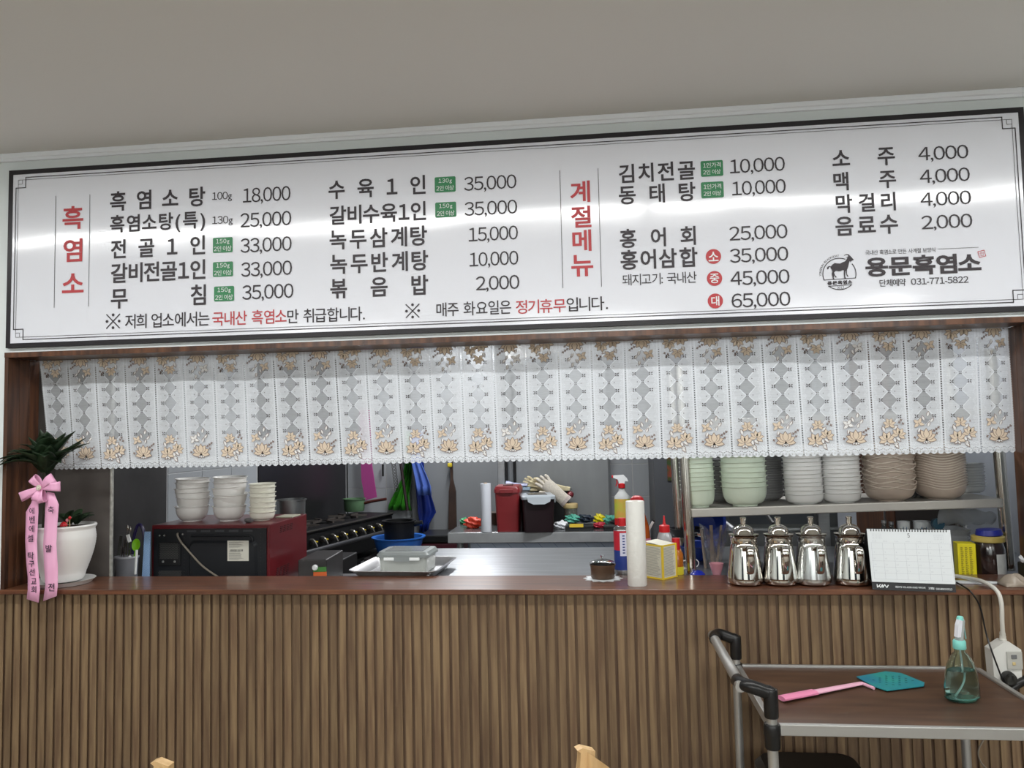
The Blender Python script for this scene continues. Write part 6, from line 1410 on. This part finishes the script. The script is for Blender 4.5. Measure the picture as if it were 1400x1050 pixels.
# fly swatter
fw = TZ-.0055
a_, b_ = onz(1068, 955, fw+.008), onz(1178, 934, fw+.006); hd_ = [onz(px, py, fw+.003) for px, py in ((1171, 926), (1211, 918.5), (1232, 921), (1264, 934), (1263, 938.5), (1213, 945), (1194, 939))]
t = thing('fly_swatter', 'fly swatter with pink handle and teal mesh head lying on the trolley', 'fly swatter', V(a_.x, a_.y, fw))
o3 = Vector(t.location)
part('handle', M('pink_plastic', (232, 178, 200), .4), t, lambda m: m.tube([a_-o3, (a_+b_)/2-o3, b_-o3], [.015, .012, .009], 10, flat=.35))
part('grip', M('deep_pink', (226, 138, 174), .4), t, lambda m: m.tube([a_-o3-V(0, 0, -.0005), a_.lerp(b_, .4)-o3-V(0, 0, -.0005)], .0155, 10, flat=.36))
part('yoke', M('pink_plastic', (232, 178, 200), .4), t, lambda m: m.tube([b_-o3, onz(1195, 941, fw+.005)-o3], .004, 8))
teal2 = M('teal_swatter', (44, 150, 142), .45, rgb2=(36, 124, 150), nscale=9)
def swat(m):
    n = len(hd_); m.add([v-o3 for v in hd_]+[v-o3+V(0, 0, .002) for v in hd_], [list(range(n))[::-1], [n+i for i in range(n)]]+[[i, (i+1) % n, (i+1) % n+n, i+n] for i in range(n)])
hdo = part('mesh_head', teal2, t, swat)
def slits(m):
    c0 = sum(hd_, Vector())/len(hd_)-o3
    for i in range(-3, 4):
        for j in range(-2, 3):
            if abs(i)+abs(j)*1.3 > 4: continue
            q = c0+V(.016*i+.006*j, .017*j, .0026); s_ = .0035
            for a0 in (.6, 2.2): d_ = V(math.cos(a0), math.sin(a0), 0)*s_; n_ = V(-d_.y, d_.x, 0)*.22; m.add([q-d_-n_, q+d_-n_, q+d_+n_, q-d_+n_], [[0, 1, 2, 3]])
o = obj('slits', (lambda m: (slits(m), m)[1])(MB()), M('dark_teal', (10, 66, 74), .6), hdo, fix=False); o['kind'] = 'stuff'
# water sprayer
p = onz(1316, 957, fw); sc_ = mpp(1316, 950, p.y)
t = thing('water_sprayer', 'clear teal tinted spray bottle of water standing on the trolley', 'spray bottle', p, math.radians(15))
tg_ = M('tinted_clear', (232, 250, 247), .04, trans=1, ior=1.2); wtr = M('water', (232, 250, 247), .0, trans=1, ior=1.33); tcap = M('teal_cap', (128, 206, 196), .35)
bp_ = [(0, .001), (.030, .001), (.037, .008), (.0375, .03), (.034, .060), (.029, .085), (.020, .104), (.012, .114), (.0115, .124)]
lathe_obj('bottle', bp_+[(.0100, .124), (.0105, .112), (.018, .102), (.027, .084), (.032, .060), (.0355, .03), (.0345, .010), (.028, .004), (0, .004)], tg_, t, seg=40, sx=1.15, sy=.75)
lathe_obj('water', [(0, .0045), (.0278, .0045), (.0342, .0105), (.0352, .03), (.0317, .060), (.0295, .071), (0, .071)], wtr, t, seg=40, sx=1.15, sy=.75)
lathe_obj('base_tint', [(0, .0005), (.030, .0012), (.0366, .008), (.0360, .011), (0, .0108)], M('teal_base', (150, 226, 214), .05, trans=.8), t, seg=40, sx=1.15, sy=.75)
lathe_obj('collar', [(.0135, .120), (.0145, .122), (.0140, .138), (.012, .141), (0, .141)], tcap, t, seg=28)
h_ = part('trigger_head', M('clear_head', (206, 214, 214), .2, trans=.4), t, lambda m: m.tube(smooth([(.0, 0, .139), (.002, 0, .155), (.006, 0, .172), (.008, 0, .186), (.006, 0, .192)], 5), [.010]*6+[.0095]*5+[.009]*5+[.008]*4+[.005], 14, flat=.9))
part('top_cap', tcap, h_, lambda m: m.lathe([(.008, .186), (.0085, .190), (.006, .196), (0, .197)], (.006, 0, 0), 16))
part('white_lever', M('white_lever', (226, 228, 236), .35), h_, lambda m: m.prism([(-.013, .150), (-.004, .150), (.003, .188), (-.004, .190), (-.009, .178)], (0, -.012, 0), (1, 0, 0), (0, 0, 1), (0, .012, 0)))
part('trigger_spring', M('teal_clear', (150, 200, 196), .2, trans=.3), h_, lambda m: m.tube(smooth([(.013, 0, .180), (.016, 0, .162), (.018, 0, .142)], 5), .0018, 8))
part('dip_tube', M('dip_tube', (210, 220, 220), .3, trans=.3), t, lambda m: m.tube(smooth([(0, 0, .122), (.004, 0, .08), (.002, 0, .045), (-.018, 0, .012)], 5), .0022, 8))
# black crate on the trolley
t = thing('black_bin', 'black lidded bin under the trolley top', 'bin', org+V(.15, TD*.55, .5))
ctop = at(1110, 1053, -.25).z-.5
part('bin', black_pl, t, lambda m: rloft(m, [(rr(.20, .22, .03), 0), (rr(.25, .26, .04), ctop-.03)])); l_ = part('lid', black_pl, t, lambda m: rloft(m, [(rr(.265, .28, .045), ctop-.035), (rr(.265, .28, .045), ctop-.018), (rr(.235, .25, .04), ctop)]))
part('lid_mark', M('grey_mark', (84, 84, 86), .4), l_, lambda m: m.box((.01, -.06, ctop+.0008), (.05, .008, .002)))
# thin cord below the trolley
m = MB(); m.tube(smooth([at(1352, 1000, -.05), at(1338, 1025, -.05), at(1341, 1042, -.05), at(1354, 1060, -.05), at(1352, 1100, -.05)], 6), .0022, 8); o = obj('power_cable', m, M('grey_cable', (124, 116, 104), .5)); tag(o, 'thin grey cord looping down the slats behind the trolley', 'cord')

# ============================================================ chairs whose backs rise into view
def make_chair():
    t = thing('wooden_chair', 'x', 'chair')
    W, D, H = .42, .42, .835
    def backpost(m, s_):
        K = 12; pr_ = []
        prof = [(-.012, 0), (-.005, .25), (0, .45), (-.02, .60), (-.045, .72), (-.062, .80), (-.066, H)]
        pts = smooth([(x_, 0, z_) for x_, z_ in prof], 4)
        for i in range(len(pts)-1): pass
        poly = [(p_.x-.016, p_.z) for p_ in pts] + [(-.052, H+.010), (-.040, H+.006)] + [(p_.x+.018, p_.z) for p_ in pts[::-1]]
        m.prism(poly, (0, s_*W/2-.012, 0), (1, 0, 0), (0, 0, 1), (0, .024, 0))
    for s_ in (-1, 1):
        part('back_leg', cream_wood, t, lambda m: backpost(m, s_))
        part('front_leg', cream_wood, t, lambda m: m.box((D-.02, s_*(W/2-.015), .215), (.034, .034, .43), bev=.004))
        part('side_stretcher', cream_wood, t, lambda m: m.box((D/2, s_*(W/2-.01), .20), (D-.03, .016, .03), bev=.003))
    part('seat', cream_wood, t, lambda m: rloft(m, [([(x_+D/2, y_) for x_, y_ in rr(D+.03, W+.01, .04)], .430), ([(x_+D/2, y_) for x_, y_ in rr(D+.03, W+.01, .04)], .455)]))
    for zz, hh, x_ in ((.805, .06, -.062), (.66, .04, -.034), (.56, .035, -.014)):
        part('back_rail', cream_wood, t, lambda m: m.sheet(lambda u, v: V(x_-.030*math.sin(PI*u), (u-.5)*(W-.01), zz+(v-.5)*hh), 14, 2)); t.children[-1].data.materials[0] = cream_wood; solid(t.children[-1], .018)
    return t
c0 = make_chair()
q1 = onz(799, 1024, .838)
c0.location = (q1.x+.015, q1.y-.218, 0); c0.rotation_euler = (0, 0, math.radians(200)); c0['label'] = 'pale wooden chair at the bottom middle, only its back post in view'; c0['group'] = 'pale wooden chairs at the bottom edge'
q2 = onz(222, 1042, .838)
c1 = dup(c0, loc=(q2.x-.06, q2.y-.212, 0), rot=(0, 0, math.radians(180)), label='pale wooden chair at the bottom left, only the tip of its back in view')
